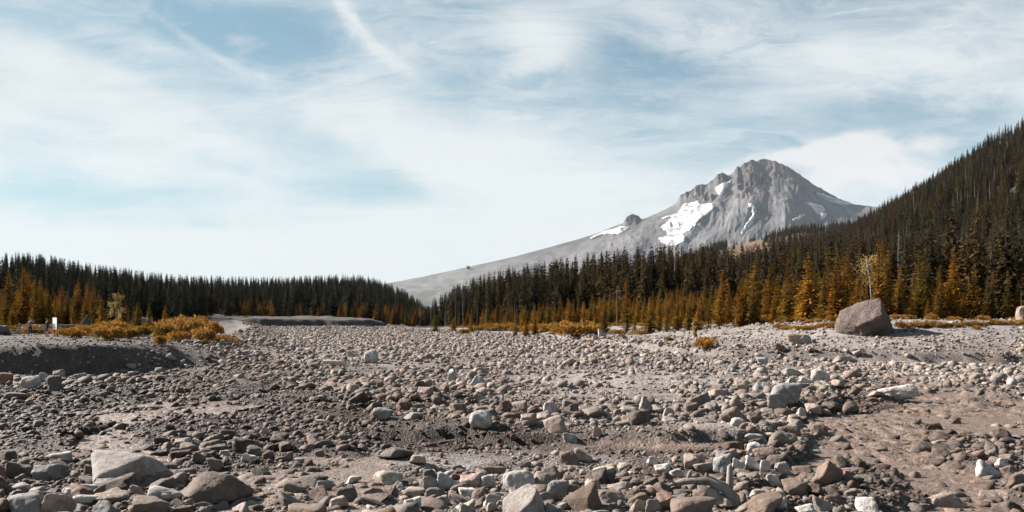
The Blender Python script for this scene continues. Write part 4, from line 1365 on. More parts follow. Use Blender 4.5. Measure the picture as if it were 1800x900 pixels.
# ------------------------------------------------------------------ trees
def cone_tube(pts, radii, sides=6):
    """Tube along pts with the given radii: verts, quads."""
    pts = np.array(pts, float); n = len(pts)
    V = []; Fc = []
    tan = np.gradient(pts, axis=0)
    for i in range(n):
        t = tan[i] / (np.linalg.norm(tan[i]) + 1e-9)
        a = np.cross(t, (0.31, 0.95, 0.1)); a /= np.linalg.norm(a) + 1e-9
        b = np.cross(t, a)
        for k in range(sides):
            th = 2 * math.pi * k / sides
            V.append(pts[i] + radii[i] * (math.cos(th) * a + math.sin(th) * b))
    for i in range(n - 1):
        for k in range(sides):
            Fc.append((i * sides + k, i * sides + (k + 1) % sides, (i + 1) * sides + (k + 1) % sides, (i + 1) * sides + k))
    return np.array(V), np.array(Fc)


def join(parts):
    V, Fc, o = [], [], 0
    for v, f in parts:
        V.append(v); Fc.append(f + o); o += len(v)
    return np.concatenate(V), np.concatenate(Fc)


def conifer(seed, R, base, whorls, droop, per, ragged=0.5, sprays=5, width=0.36, thin_top=1.0, pw=0.95, fluff=0.0):
    """Crown of a conifer one metre tall: many small sprays along drooping boughs."""
    rs = np.random.default_rng(seed)
    Q = []
    gap_az = rs.uniform(0, 6.28, 3); gap_h = rs.uniform(base, 0.8, 3)
    for i in range(whorls):
        t = (i + rs.uniform(-0.4, 0.4)) / whorls
        t = min(max(t, 0), 0.995)
        h = base + (0.99 - base) * t
        prof = (1 - t) ** pw * (0.55 + 0.45 * min(1, (t + 0.05) * 6))
        L0 = R * prof * thin_top + 0.008
        nb = max(3, int(per * (0.6 + 0.6 * (1 - t))))
        a0 = rs.uniform(0, 6.28)
        for b in range(nb):
            az = a0 + 6.283 * b / nb + rs.normal(0, 0.25)
            L = L0 * rs.uniform(1 - ragged, 1.12)
            for g in range(3):
                dd = abs((az - gap_az[g] + math.pi) % (2 * math.pi) - math.pi)
                if dd < 0.7 and abs(h - gap_h[g]) < 0.07:
                    L *= 0.45
            ca, sa = math.cos(az), math.sin(az)
            dr = droop * rs.uniform(0.6, 1.4)
            for k in range(sprays):
                s = (k + rs.uniform(0.2, 1.0)) / sprays
                x = L * s
                z = h + 0.10 * x - dr * x * s + rs.normal(0, 0.003)
                w = width * L * (1.05 - s * 0.55) * rs.uniform(0.5, 1.1) * 0.5 + 0.003
                ln = L / sprays * rs.uniform(0.9, 1.7) + 0.004
                tw = rs.normal(0, 0.55)
                c0 = np.array((ca * x, sa * x, z))
                if fluff:
                    c0 = c0 + np.array((-sa, ca, 0)) * rs.normal(0, fluff * L) + np.array((0, 0, rs.normal(0, fluff * 0.35 * L)))
                d = np.array((ca, sa, -dr * s * 1.2 + rs.normal(0, 0.2))); d /= np.linalg.norm(d)
                sd = np.array((-sa, ca, tw)); sd /= np.linalg.norm(sd)
                Q.append((c0 - d * ln * 0.4, c0 + sd * w + d * ln * 0.1 - np.array((0, 0, w * 0.35)), c0 + d * ln, c0 - sd * w + d * ln * 0.15 - np.array((0, 0, w * 0.35))))
    Q = np.array(Q)
    v = Q.reshape(-1, 3)
    return v, np.arange(len(v)).reshape(-1, 4)


def trunk(seed, r0, h=1.0, bend=0.006):
    rs = np.random.default_rng(seed)
    z = np.linspace(-0.03, h, 7)
    pts = np.stack([np.cumsum(rs.normal(0, bend, 7)), np.cumsum(rs.normal(0, bend, 7)), z], axis=1)
    return cone_tube(pts, r0 * (1 - 0.93 * np.clip(z, 0, 1) / h) + 0.0006, 6)


KIND = {}


def register(kind, trunk_vf, crown_vf, mt, mc):
    tm = raw_mesh(kind + '_trunk', *trunk_vf); tm.materials.append(mt)
    cm = raw_mesh(kind + '_crown', *crown_vf, smooth=False); cm.materials.append(mc)
    v, f = join([trunk_vf, crown_vf])
    jm = raw_mesh(kind + '_whole', v, f, smooth=False)
    jm.materials.append(mt); jm.materials.append(mc)
    mi = np.zeros(len(jm.polygons), np.int32); mi[len(trunk_vf[1]):] = 1
    jm.polygons.foreach_set('material_index', mi)
    KIND.setdefault(kind, []).append((tm, cm, jm))


for i, (R, base, wh, dr, per) in enumerate([(0.155, 0.06, 42, 0.55, 9), (0.125, 0.10, 44, 0.7, 8), (0.18, 0.04, 40, 0.45, 9), (0.14, 0.14, 36, 0.6, 8), (0.105, 0.20, 36, 0.8, 7), (0.16, 0.08, 42, 0.5, 9), (0.19, 0.05, 30, 0.35, 7), (0.12, 0.3, 26, 0.7, 6)]):
    register('fir', trunk(20 + i, 0.013), conifer(30 + i, R, base, wh, dr, per, 0.55, 4, 0.62, 1.0, 0.82, 0.12), M_BARK, M_FIR)
for i, (R, base, wh, dr, per) in enumerate([(0.22, 0.02, 44, 0.0, 10), (0.17, 0.03, 46, -0.1, 9), (0.27, 0.01, 40, 0.1, 10), (0.13, 0.04, 46, -0.1, 8), (0.20, 0.02, 44, 0.1, 10)]):
    register('young', trunk(50 + i, 0.016), conifer(60 + i, R, base, wh, dr, per, 0.6, 5, 0.34, 1.0, 0.8, 0.16), M_BARK, M_YOUNG)
# dead standing trunks
def snag_mesh(seed):
    rs = np.random.default_rng(seed)
    parts = [trunk(seed, 0.011, 1.0, 0.008)]
    for i in range(9):
        h = rs.uniform(0.35, 0.95); az = rs.uniform(0, 6.28); L = rs.uniform(0.02, 0.07)
        p0 = np.array((0, 0, h)); d = np.array((math.cos(az), math.sin(az), rs.uniform(-0.3, 0.4)))
        parts.append(cone_tube([p0, p0 + d * L * 0.5, p0 + d * L], [0.003, 0.002, 0.0006], 4))
    return join(parts)


SNAG = []
for i in range(3):
    me = raw_mesh('dead_tree', *snag_mesh(400 + i)); me.materials.append(M_DEAD); SNAG.append(me)

FIRS = hidden_collection('far_firs', [bpy.data.objects.new('far_fir_%02d' % i, k[2]) for i, k in enumerate(KIND['fir'])] + [bpy.data.objects.new('far_snag_%02d' % i, m) for i, m in enumerate(SNAG)])


def tree_object(name, kind, var, loc, h, wide, yaw, label, group=None, category='tree', crown_col=None):
    e = empty(name, loc, yaw, label=label, category=category)
    if group:
        e['group'] = group
    tm, cm, _ = KIND[kind][var]
    e.scale = (h * wide, h * wide, h)
    for nm, me in (('trunk', tm), ('crown', cm)):
        o = bpy.data.objects.new(nm, me)
        COL.objects.link(o)
        o.parent = e
    return e


R_ENV = ([700, 745, 770, 800, 850, 900, 950, 1000, 1050, 1100, 1150, 1200, 1260, 1320, 1380, 1450, 1500, 1560], [555, 540, 525, 505, 486, 470, 462, 452, 443, 438, 432, 430, 434, 434, 418, 412, 398, 360])


def place_firs():
    rows = []
    r2 = np.random.default_rng(77)

    def grid(x0, x1, y0, y1, sp):
        gx, gy = np.meshgrid(np.arange(x0, x1, sp), np.arange(y0, y1, sp))
        x = gx.ravel() + r2.uniform(-0.45, 0.45, gx.size) * sp
        y = gy.ravel() + r2.uniform(-0.45, 0.45, gx.size) * sp
        return x, y
    # wood and hillside right of the valley
    for (y0, y1, sp) in ((95, 340, 5.0), (340, 620, 6.6), (620, 1120, 8.0)):
        x, y = grid(-70, 760, y0, y1, sp)
        px = CX + F * x / y
        rb = sdist(x, y, RIGHT_POLY)
        z = terrain(x, y, False)
        lim = np.interp(px, [700, 900, 1050, 1300, 1500, 1800], [12, 20, 38, 52, 44, 40])
        ok = (rb > lim) & (px > 745 + r2.uniform(-10, 25, len(x))) & (px < 1960)
        h = r2.normal(21, 3.2, len(x)).clip(12, 29)
        near = ((y < 400) & (px < 1560)) | (px < 1100)
        top = np.interp(px, *R_ENV) + np.abs(r2.normal(0, 24, len(x))) - 9
        hn = CH + (HY - top) / F * y - z
        h = np.where(near, np.minimum(hn, r2.normal(25, 3, len(x))), h)
        skl = np.interp(px, [1100, 1200, 1300, 1400, 1490, 1540, 1600, 1700, 1800, 1950], [455, 436, 432, 412, 396, 367, 331, 266, 216, 140])
        low_ = np.interp(y, [120, 260, 420, 640], [405, 395, 330, 200])
        cap = np.maximum(skl, np.minimum(low_ + (1800 - px) * 0.10, 405)) + np.abs(r2.normal(0, 9, len(x)))
        hc = CH + (HY - cap) / F * y - z
        far_ = (px <= 1480) & (px > 1100) & (y >= 400)
        h = np.where(far_, np.maximum(np.minimum(h, hc), r2.uniform(6.6, 10.5, len(x))), h)
        h = np.where(px > 1480, np.maximum(np.minimum(h, hc), r2.normal(11.5, 2.0, len(x)) + sstep(1500, 1650, px) * 2), h)
        ok &= h > 6.5
        # nothing may rise above the ridge outline far off
        rows.append(np.stack([x, y, z, h], axis=1)[ok])
    # wood left of the valley
    x, y = grid(-480, -30, 118, 760, 5.2)
    px = CX + F * x / y; r = np.hypot(x, y)
    z = terrain(x, y, False)
    rc = np.interp(px, *L_RC)
    lb = sdist(x, y, LEFT_BANK)
    start = np.interp(px, [0, 200, 330, 420, 640, 760], [165, 175, 230, 290, 300, 320])
    ok = (px > -120) & (px < 760) & (r > start) & (r < rc + 40) & (r2.random(len(x)) < 0.82)
    h = r2.normal(14, 3.2, len(x)).clip(7, 22)
    top = np.interp(px, *L_ENV) + np.abs(r2.normal(0, 15, len(x))) - 8
    h = np.minimum(h, CH + (HY - top) / F * y - z)
    ok &= h > 6
    ok &= ~((px > 690) & (r < 420) & (h > 14))
    rows.append(np.stack([x, y, z, h], axis=1)[ok])
    # thin low trees along the foot of the left wood
    x, y = grid(-190, -30, 270, 330, 4.5)
    px = CX + F * x / y
    ok = (px > 330) & (px < 745) & (sdist(x, y, LEVEE) < -6) & (r2.random(len(x)) < 0.8)
    h = r2.normal(7, 2.0, len(x)).clip(3.5, 11)
    rows.append(np.stack([x, y, terrain(x, y, False), h], axis=1)[ok])
    # the far ridge below the summit
    x, y = grid(250, 900, 1250, 1750, 11.0)
    px = CX + F * x / y
    ok = (px > 1180) & (px < 1640) & ~((np.abs(px - 1312) < 34) & (r2.random(len(x)) < 0.9))
    h = r2.normal(16, 3, len(x)).clip(8, 22)
    rows.append(np.stack([x, y, terrain(x, y, False), h], axis=1)[ok])
    return np.concatenate(rows)


firs = place_firs()

# autumn-coloured young conifers: (x, top y, base y, distance, shape, label)
YOUNG_HAND = [
    (1470, 447, 586, 92, 0, 'broad golden conifer left of the huge reddish boulder'),
    (1306, 482, 592, 98, 2, 'bushy green-gold double-topped conifer in the front rank'),
    (1324, 484, 592, 99, 0, 'green-gold conifer joined to the bushy double-topped one'),
    (1551, 420, 580, 112, 1, 'tall rust-coloured conifer behind the huge reddish boulder'),
    (1625, 438, 577, 98, 1, 'slim golden-topped conifer right of the huge reddish boulder'),
    (1676, 432, 576, 100, 4, 'tall amber conifer in front of the dark hillside'),
    (1712, 466, 574, 96, 0, 'olive-gold conifer between two amber conifers at the hillside foot'),
    (1745, 470, 574, 95, 3, 'narrow golden conifer near the edge of the picture'),
    (1772, 472, 573, 96, 4, 'amber conifer nearest the edge of the picture'),
    (1582, 488, 580, 94, 3, 'short orange conifer just right of the huge boulder'),
    (1601, 520, 580, 92, 0, 'small olive conifer beside the short orange one'),
    (1101, 484, 581, 130, 3, 'thin flame-orange conifer standing before the dark wood'),
    (1191, 496, 587, 112, 1, 'slender bright golden conifer in the front rank'),
    (1172, 505, 587, 113, 3, 'narrow amber conifer beside the slender golden one'),
    (1143, 520, 585, 116, 0, 'broad golden conifer at the near end of the golden row'),
    (1158, 516, 586, 118, 1, 'amber conifer between the broad golden one and the narrow amber one'),
    (1116, 545, 582, 120, 1, 'small golden spire conifer right of the flame-orange one'),
    (1210, 520, 588, 108, 4, 'rusty conifer right of the slender golden one'),
    (1228, 526, 588, 106, 1, 'light green-gold conifer with a pale top'),
    (1245, 520, 589, 105, 3, 'narrow green-gold conifer in the middle of the front rank'),
    (1265, 500, 590, 104, 0, 'tall amber conifer left of the bushy double-topped one'),
    (1281, 496, 590, 107, 1, 'rust-brown conifer touching the bushy double-topped one'),
    (1343, 498, 589, 104, 3, 'slim golden conifer right of the bushy double-topped one'),
    (1360, 515, 588, 100, 1, 'small bright golden conifer behind the pale scrub'),
    (1385, 442, 583, 120, 1, 'tall red-brown conifer behind the pale scrub'),
    (1402, 512, 584, 108, 0, 'brown conifer beside the tall red-brown one'),
    (1420, 490, 584, 110, 4, 'rusty open conifer left of the broad golden one'),
    (1446, 498, 584, 98, 1, 'golden conifer half hidden by the broad golden one'),
    (1497, 505, 584, 96, 2, 'dark olive conifer right behind the huge boulder'),
    (1515, 495, 582, 98, 1, 'yellow spire conifer above the huge boulder'),
    (1648, 505, 577, 94, 0, 'olive conifer in front of the tall amber conifer'),
    (1693, 512, 575, 93, 2, 'wide dark gold conifer above the yellow scrub'),
    (1790, 500, 573, 94, 0, 'gold conifer cut by the edge of the picture'),
    (1062, 530, 581, 130, 0, 'golden round conifer right of the large shrub'),
    (1026, 530, 580, 138, 0, 'broad golden conifer behind the large shrub'),
    (1002, 534, 580, 142, 2, 'squat amber conifer behind the large shrub'),
    (985, 515, 580, 150, 3, 'thin rust conifer left of the squat amber one'),
    (975, 530, 580, 150, 1, 'amber spire conifer at the edge of the dark wood'),
    (940, 540, 580, 160, 1, 'golden conifer near the low olive shrubs'),
    (925, 552, 580, 158, 0, 'small golden conifer near the low olive shrubs'),
    (906, 560, 581, 160, 0, 'stubby golden conifer by the row of low shrubs'),
    (828, 552, 581, 200, 1, 'small rusty conifer at the far end of the right bank'),
    (797, 554, 581, 210, 0, 'rusty conifer beside the dark green one at the bank end'),
    (765, 550, 582, 205, 2, 'dark green bushy conifer where the two woods meet'),
    (60, 522, 584, 108, 0, 'golden conifer right of the guard fence end post'),
    (100, 528, 584, 106, 2, 'wide amber conifer behind the white notice board'),
    (22, 530, 585, 104, 4, 'amber conifer behind the guard fence end post'),
    (40, 512, 583, 120, 1, 'rust conifer standing behind the two people'),
    (128, 536, 584, 108, 1, 'gold conifer left of the tall dark boulder'),
    (150, 520, 582, 116, 0, 'brown-gold conifer above the tall dark boulder'),
    (178, 516, 581, 118, 1, 'rusty conifer right of the tall dark boulder'),
    (242, 528, 579, 124, 0, 'rust conifer above the tan boulder in the shrubs'),
    (226, 542, 580, 120, 3, 'small golden conifer right of the pale yellow tree'),
    (262, 532, 578, 128, 1, 'orange-brown conifer behind the orange shrubs'),
    (290, 534, 577, 132, 0, 'brown conifer behind the far orange shrubs'),
    (84, 505, 582, 130, 1, 'tall rust-brown conifer behind the notice board'),
    (5, 515, 584, 112, 0, 'gold-brown conifer cut by the edge of the picture'),
    (118, 508, 582, 132, 4, 'rust-brown conifer at the wood edge behind the guard fence'),
    (66, 500, 582, 140, 1, 'dull rust conifer in the second row behind the people'),
]
young = []
for (px, ty, by, Y, var, lab) in YOUNG_HAND:
    x = (px - CX) / F * Y
    z = height(x, Y)
    h = CH + (HY - ty) / F * Y - z
    young.append((x, Y, z, h, var, lab, None))
    landmark(px, ty + 0.3 * (by - ty), lab)
r3 = np.random.default_rng(91)
for _ in range(1400):
    side = r3.random()
    if side < 0.62:
        px = r3.uniform(745, 1808); Y = r3.uniform(90, 235)
        x = (px - CX) / F * Y
        rb = float(sdist(np.array([x]), np.array([Y]), RIGHT_POLY)[0])
        lo = np.interp(px, [700, 900, 1050, 1300, 1800], [6, 12, 20, 24, 22])
        if not lo < rb < lo + 17:
            continue
        h = r3.uniform(2.5, 7.0) * (1.55 if px > 1250 else 0.9)
        lab, grp = 'unremarkable young autumn conifer in the thicket before the wood and hillside', 'young conifers on the gravel bank'
    else:
        px = r3.uniform(-8, 720); Y = r3.uniform(110, 190) if px < 330 else r3.uniform(255, 300)
        x = (px - CX) / F * Y
        lb = float(sdist(np.array([x]), np.array([Y]), LEFT_BANK)[0])
        if lb < 24 or (px > 330 and float(sdist(np.array([x]), np.array([Y]), LEVEE)[0]) > -7):
            continue
        h = r3.uniform(4, 9.5) if px < 330 else r3.uniform(2.5, 5.5)
        lab, grp = 'young rust-brown conifer in the thicket behind the shrubs and embankment', 'young conifers of the shrubby bank'
    if any((x - q[0]) ** 2 + (Y - q[1]) ** 2 < 3.2 for q in young):
        continue
    young.append((x, Y, height(x, Y), h, int(r3.integers(0, 5)), lab, grp))
    if len(young) > 296:
        break
for (x, y, z, h, var, lab, grp) in young:
    if grp:
        qx, qy = to_px(x, y, z + h * 0.7)
        if -10 < qx < 1810:
            lab = single_out(qx, qy, f"{'taller' if h > 5.5 else 'shorter'} young autumn conifer") or lab
    tree_object('young_conifer', 'young', var, (x, y, z - 0.1), h, r3.uniform(0.8, 1.15), r3.uniform(0, 6.28), lab, grp)

# thicket of small conifers behind the front rank, too many to tell apart
r6 = np.random.default_rng(321)
tx = r6.uniform(-60, 95, 5200); ty_ = r6.uniform(90, 260, 5200)
tpx = CX + F * tx / ty_
trb = sdist(tx, ty_, RIGHT_POLY)
tlo = np.interp(tpx, [700, 900, 1050, 1300, 1800], [10, 16, 22, 24, 22])
tok = (trb > tlo) & (trb < tlo + 22) & (tpx > 770) & (tpx < 1840) & (r6.random(5200) < 0.55)
ux = r6.uniform(-150, -40, 2600); uy = r6.uniform(110, 200, 2600)
upx = CX + F * ux / uy
uok = (sdist(ux, uy, LEFT_BANK) > 26) & (upx > -40) & (upx < 330) & (r6.random(2600) < 0.4)
vx = r6.uniform(-200, -30, 4000); vy = r6.uniform(262, 345, 4000)
vpx = CX + F * vx / vy
vok = (vpx > 300) & (vpx < 748) & (sdist(vx, vy, LEVEE) < -6) & (r6.random(4000) < 0.28)
tx = np.concatenate([tx[tok], ux[uok], vx[vok]]); ty_ = np.concatenate([ty_[tok], uy[uok], vy[vok]])
nt = len(tx)
th = r6.uniform(2.5, 7.5, nt); tw = r6.uniform(0.8, 1.2, nt)
YOUNGS = hidden_collection('thicket_trees', [bpy.data.objects.new('thicket_tree_%02d' % i, k[2]) for i, k in enumerate(KIND['young'])])
scatter('conifer_thicket', np.stack([tx, ty_, terrain(tx, ty_) - 0.1], axis=1), np.stack([0 * tx, 0 * tx, r6.uniform(0, 6.28, nt)], axis=1), np.stack([th * tw, th * tw, th], axis=1), r6.integers(0, 5, nt), YOUNGS,
        kind='stuff', label='dense thicket of small rust and gold conifers behind the front rank', category='thicket')
print('thicket', nt)

# which firs show most: sweep from near to far against what already hides them
order = np.argsort(firs[:, 1])
buf = np.full(1801, 585.0)
for (x, y, z, h, *_r) in sorted(young, key=lambda q: q[1]):
    px, ty = to_px(x, y, z + h); w = max(1, 0.07 * h / y * F)
    a, b = int(max(0, px - w)), int(min(1800, px + w))
    if b > a:
        buf[a:b] = np.minimum(buf[a:b], ty + 12)
score = np.zeros(len(firs))
for k in order:
    x, y, z, h = firs[k]
    px, ty = to_px(x, y, z + h)
    w = max(1.0, 0.05 * h / y * F)
    a, b = int(max(0, px - w)), int(min(1800, px + w))
    if b <= a:
        continue
    gain = np.maximum(buf[a:b] - ty, 0).sum()
    score[k] = gain
    if y < 420 or gain > 0:
        buf[a:b] = np.minimum(buf[a:b], ty + 0.12 * h / y * F)
top300 = np.argsort(-score)[:300]
is_single = np.zeros(len(firs), bool); is_single[top300] = True
for k in top300:
    x, y, z, h = firs[k]
    px, _ = to_px(x, y, z)
    if px < 745:
        lab, grp = 'dark fir in the wood on the low ridge behind the gravel embankment', 'firs of the low ridge wood'
    elif x > 62 + 0.03 * max(y - 200, 0) + 20:
        lab, grp = 'dark fir on the steep forested hillside beside the mountain', 'firs of the steep hillside'
    else:
        lab, grp = 'tall dark fir in the wood along the gravel bank below the snowy mountain', 'firs of the wood below the mountain'
    qx, qy = to_px(x, y, z + h * 0.85)
    lab = single_out(qx, qy, f"{'tall' if h > 19 else 'mid-height' if h > 13 else 'low'} dark fir", 0.5) or lab
    tree_object('fir_tree', 'fir', int(rng.integers(0, 8)), (x, y, z - 0.15), h, rng.uniform(0.75, 1.25), rng.uniform(0, 6.28), lab, grp)
fr = firs[~is_single]
m_ = len(fr)
NF = len(KIND['fir'])
sw = rng.uniform(0.7, 1.3, m_)
scatter('forest', fr[:, :3] - np.array((0, 0, 0.15)), np.stack([np.zeros(m_), np.zeros(m_), rng.uniform(0, 6.28, m_)], axis=1),
        np.stack([fr[:, 3] * sw, fr[:, 3] * sw, fr[:, 3]], axis=1), np.where(rng.random(m_) < 0.05, rng.integers(NF, NF + 3, m_), rng.integers(0, NF, m_)), FIRS,
        kind='stuff', label='dense dark conifer forest covering the ridges and the hillside', category='forest')
print('firs', len(firs), 'young', len(young))


for i, (px, ty, Y, lab) in enumerate([
    (1578, 403, 128, 'tall pale dead trunk in front of the dark hillside'), (1586, 428, 132, 'shorter pale dead trunk right beside the tall one'),
    (1794, 505, 92, 'short white snag at the edge of the picture near the tan boulder'), (1445, 488, 125, 'grey bare trunk left of the broad golden conifer'),
    (1455, 482, 130, 'second grey bare trunk left of the broad golden conifer'), (1362, 500, 132, 'grey bare trunk in the shade behind the pale scrub'),
    (1084, 498, 160, 'leaning grey bare trunk in the dark wood'), (905, 520, 190, 'grey bare trunk in the dark wood above the shrubs'),
    (853, 530, 205, 'pale bare trunk above the row of low shrubs'), (838, 520, 215, 'thin grey trunk at the far end of the dark wood'),
    (815, 515, 225, 'bare trunk among slim trees at the far end of the wood'), (800, 525, 228, 'slim bare trunk near where the two woods meet'),
    (783, 530, 235, 'bare grey pole of a tree near the gap between the woods'), (757, 540, 250, 'last bare trunk before the gap between the woods'),
    (738, 538, 290, 'bare trunk standing in the gap between the woods'), (720, 545, 300, 'bare trunk left of the gap between the woods'),
    (1740, 420, 150, 'pale dead trunk high in the dark hillside trees'), (1690, 330, 420, 'far pale dead trunk upon the steep hillside'),
    (1611, 322, 480, 'far pale dead trunk near the hillside crest')]):
    x = (px - CX) / F * Y
    z = height(x, Y)
    h = CH + (HY - ty) / F * Y - z
    if h < 2:
        h = 14
    o = link('dead_tree', SNAG[i % 3], None, None, label=lab, category='tree', group='dead standing trunks')
    o.location = (x, Y, z - 0.2); o.scale = (h * 0.9, h * 0.9, h); o.rotation_euler = (rng.normal(0, 0.02), rng.normal(0, 0.03), rng.uniform(0, 6))


# broadleaf trees in yellow leaf
def leaf_cloud(rs, centres, n, spread, size):
    Q = []
    for c in centres:
        for _ in range(n):
            p = np.array(c) + rs.normal(0, 1, 3) * spread
            a = rs.normal(size=3); a /= np.linalg.norm(a)
            b = np.cross(a, rs.normal(size=3)); b /= np.linalg.norm(b)
            s = size * rs.uniform(0.6, 1.3)
            Q.append((p - a * s, p + b * s * 0.6, p + a * s, p - b * s * 0.6))
    v = np.array(Q).reshape(-1, 3)
    return v, np.arange(len(v)).reshape(-1, 4)


def yellow_tree(px, ty, Y, seed, wide, label, low):
    rs = np.random.default_rng(seed)
    x = (px - CX) / F * Y; z = height(x, Y); h = CH + (HY - ty) / F * Y - z
    e = empty('yellow_leaved_tree', (x, Y, z - 0.1), 0, label=label, category='tree')
    t = [trunk(seed, 0.012 * h, 0.95 * h, 0.015 * h)]
    cen = []
    for i in range(22):
        hh = h * rs.uniform(low, 0.97)
        rr = wide * (1 - abs(hh / h - (0.5 + low / 2)) * 1.2) * rs.uniform(0.2, 1)
        az = rs.uniform(0, 6.28)
        c = (math.cos(az) * rr, math.sin(az) * rr, hh)
        cen.append(c)
        t.append(cone_tube([(0, 0, hh - rr * 0.8), (c[0] * .5, c[1] * .5, hh - rr * 0.3), c], [0.004 * h, 0.003 * h, 0.001 * h], 4))
    link('trunk', raw_mesh('trunk', *join(t)), M_DEAD, e)
    link('crown', raw_mesh('crown', *leaf_cloud(rs, cen, 60, h * 0.035, 0.10), smooth=False), M_YELLOW, e)


yellow_tree(205, 517, 112, 501, 1.1, 'pale yellow broadleaf tree among rust conifers behind the shrubs', 0.15)
yellow_tree(1531, 443, 104, 502, 1.3, 'pale yellow broadleaf tree on a bare grey stem above the huge boulder', 0.55)
yellow_tree(1222, 562, 92, 503, 0.35, 'tiny orange broadleaf sapling on the gravel bank', 0.1)


# ------------------------------------------------------------------ shrubs
def shrub_mesh(seed, leaves=1500):
    rs = np.random.default_rng(seed)
    lob = [(rs.uniform(-0.32, 0.32), rs.uniform(-0.32, 0.32), rs.uniform(0.2, 0.38), rs.uniform(0.18, 0.32)) for _ in range(9)]
    Q = []
    for _ in range(leaves):
        cx, cy, cz, r = lob[rs.integers(0, len(lob))]
        d = rs.normal(size=3); d /= np.linalg.norm(d); d[2] = abs(d[2]) * 1.1 - 0.25
        rad = r * rs.uniform(0.6, 1.12) ** 0.7
        p = np.array((cx, cy, cz * 0.55)) + d * np.array((rad, rad, rad * 1.15))
        p[2] = max(p[2], 0.01)
        a = d * 0.7 + rs.normal(size=3) * 0.45 + np.array((0, 0, 0.6)); a /= np.linalg.norm(a)
        b = np.cross(a, rs.normal(size=3)); b /= np.linalg.norm(b)
        s = 0.032 * rs.uniform(0.6, 1.5)
        Q.append((p - a * s * 1.3, p + b * s * 0.55, p + a * s * 1.6, p - b * s * 0.55))
    v = np.array(Q).reshape(-1, 3)
    leaf = (v, np.arange(len(v)).reshape(-1, 4))
    st = []
    for i in range(16):
        cx, cy, cz, r = lob[i % len(lob)]
        az = rs.uniform(0, 6.28)
        tip = np.array((cx + math.cos(az) * r * 0.8, cy + math.sin(az) * r * 0.8, cz * 0.55 + r * rs.uniform(0.5, 1.1)))
        st.append(cone_tube([(cx * 0.2, cy * 0.2, -0.03), tip * np.array((0.6, 0.6, 0.5)), tip], [0.010, 0.006, 0.0015], 4))
    return leaf, join(st)


SHRUB = []
for i in range(5):
    lf, stf = shrub_mesh(600 + i)
    a = raw_mesh('shrub_foliage', *lf, smooth=False); a.materials.append(M_SHRUB)
    b = raw_mesh('shrub_stems', *stf); b.materials.append(M_BARK)
    SHRUB.append((a, b))


def shrub(px, py, w, h, label, group=None, var=None):
    x, y, z = ground_at(px, py)
    sx = w * y / F; sz = h * y / F / 0.62
    y += sx * 0.3
    x = (px - CX) / F * y
    z = height(x, y)
    e = empty('shrub', (x, y, z - 0.03), rng.uniform(0, 6.28), label=label, category='shrub')
    if group:
        e['group'] = group
    e.scale = (sx * 1.05, sx * 0.95, sz)
    f, s = SHRUB[int(rng.integers(0, 5)) if var is None else var]
    for nm, me in (('foliage', f), ('stem', s)):
        o = bpy.data.objects.new(nm, me); COL.objects.link(o); o.parent = e


for a in [(128, 594, 44, 22, 'low orange shrub nearest the white notice board'), (160, 590, 56, 24, 'orange shrub in front of the tall dark boulder'), (196, 599, 56, 34, 'rounded orange shrub at the front of the shrub patch'),
          (190, 588, 60, 30, 'orange shrub right of the tall dark boulder'), (226, 596, 44, 30, 'orange shrub below the tan boulder'), (252, 592, 46, 26, 'orange shrub in front of the tan boulder'),
          (280, 607, 28, 22, 'small dark orange shrub standing forward of the patch'), (290, 596, 56, 38, 'bright orange shrub in the middle of the patch'), (300, 586, 60, 34, 'tall orange shrub right of the tan boulder'),
          (330, 592, 60, 42, 'largest bright orange shrub of the patch'), (335, 580, 60, 34, 'orange shrub at the back of the patch'), (355, 600, 50, 34, 'orange shrub at the front of the far end'),
          (372, 590, 50, 34, 'orange shrub beside the dark grey boulder'), (385, 602, 36, 18, 'low orange shrub at the toe of the patch'), (360, 607, 18, 16, 'tiny orange shrub on the stones before the patch'),
          (408, 602, 34, 12, 'last flat orange shrub spilling onto the stones'), (268, 580, 50, 20, 'orange shrub behind the tan boulder'), (312, 600, 40, 24, 'low orange shrub in front of the largest one'),
          (1014, 592, 84, 36, 'large green-gold shrub at the foot of the wood'), (978, 587, 60, 26, 'green-gold shrub left of the large one'), (1046, 590, 40, 26, 'green-gold shrub right of the large one'),
          (946, 586, 50, 22, 'olive shrub below the golden conifers'), (884, 582, 50, 18, 'olive shrub in the row of low shrubs'), (858, 582, 46, 17, 'golden shrub in the row of low shrubs'),
          (838, 583, 34, 15, 'yellow shrub at the far end of the row'), (816, 588, 22, 13, 'small dark green shrub alone on the gravel'), (912, 584, 40, 16, 'olive shrub between two golden conifers'),
          (1240, 619, 46, 27, 'lone rust-green shrub on the gravel slope'), (1095, 597, 12, 13, 'tiny orange shrub on the gravel bank'), (1176, 600, 18, 10, 'low reddish shrub on the gravel bank'),
          (1035, 604, 18, 9, 'rust shrub beside the pale boulder'), (1085, 587, 30, 10, 'low golden scrub under the thin flame-orange conifer'), (1130, 588, 40, 10, 'low golden scrub under the broad golden conifer')]:
    shrub(*a)
for px in list(range(1375, 1478, 17)) + list(range(1590, 1800, 19)):
    py = np.interp(px, [1370, 1480, 1590, 1800], [580, 577, 578, 571])
    shrub(px + rng.uniform(-5, 5), py + rng.uniform(-1, 1.5), rng.uniform(24, 36), rng.uniform(9, 15), 'low yellow scrub growing along the crest of the gravel slope', 'yellow scrub on the slope crest')
shrub(1716, 580, 12, 10, 'tiny orange shrub standing below the slope crest')

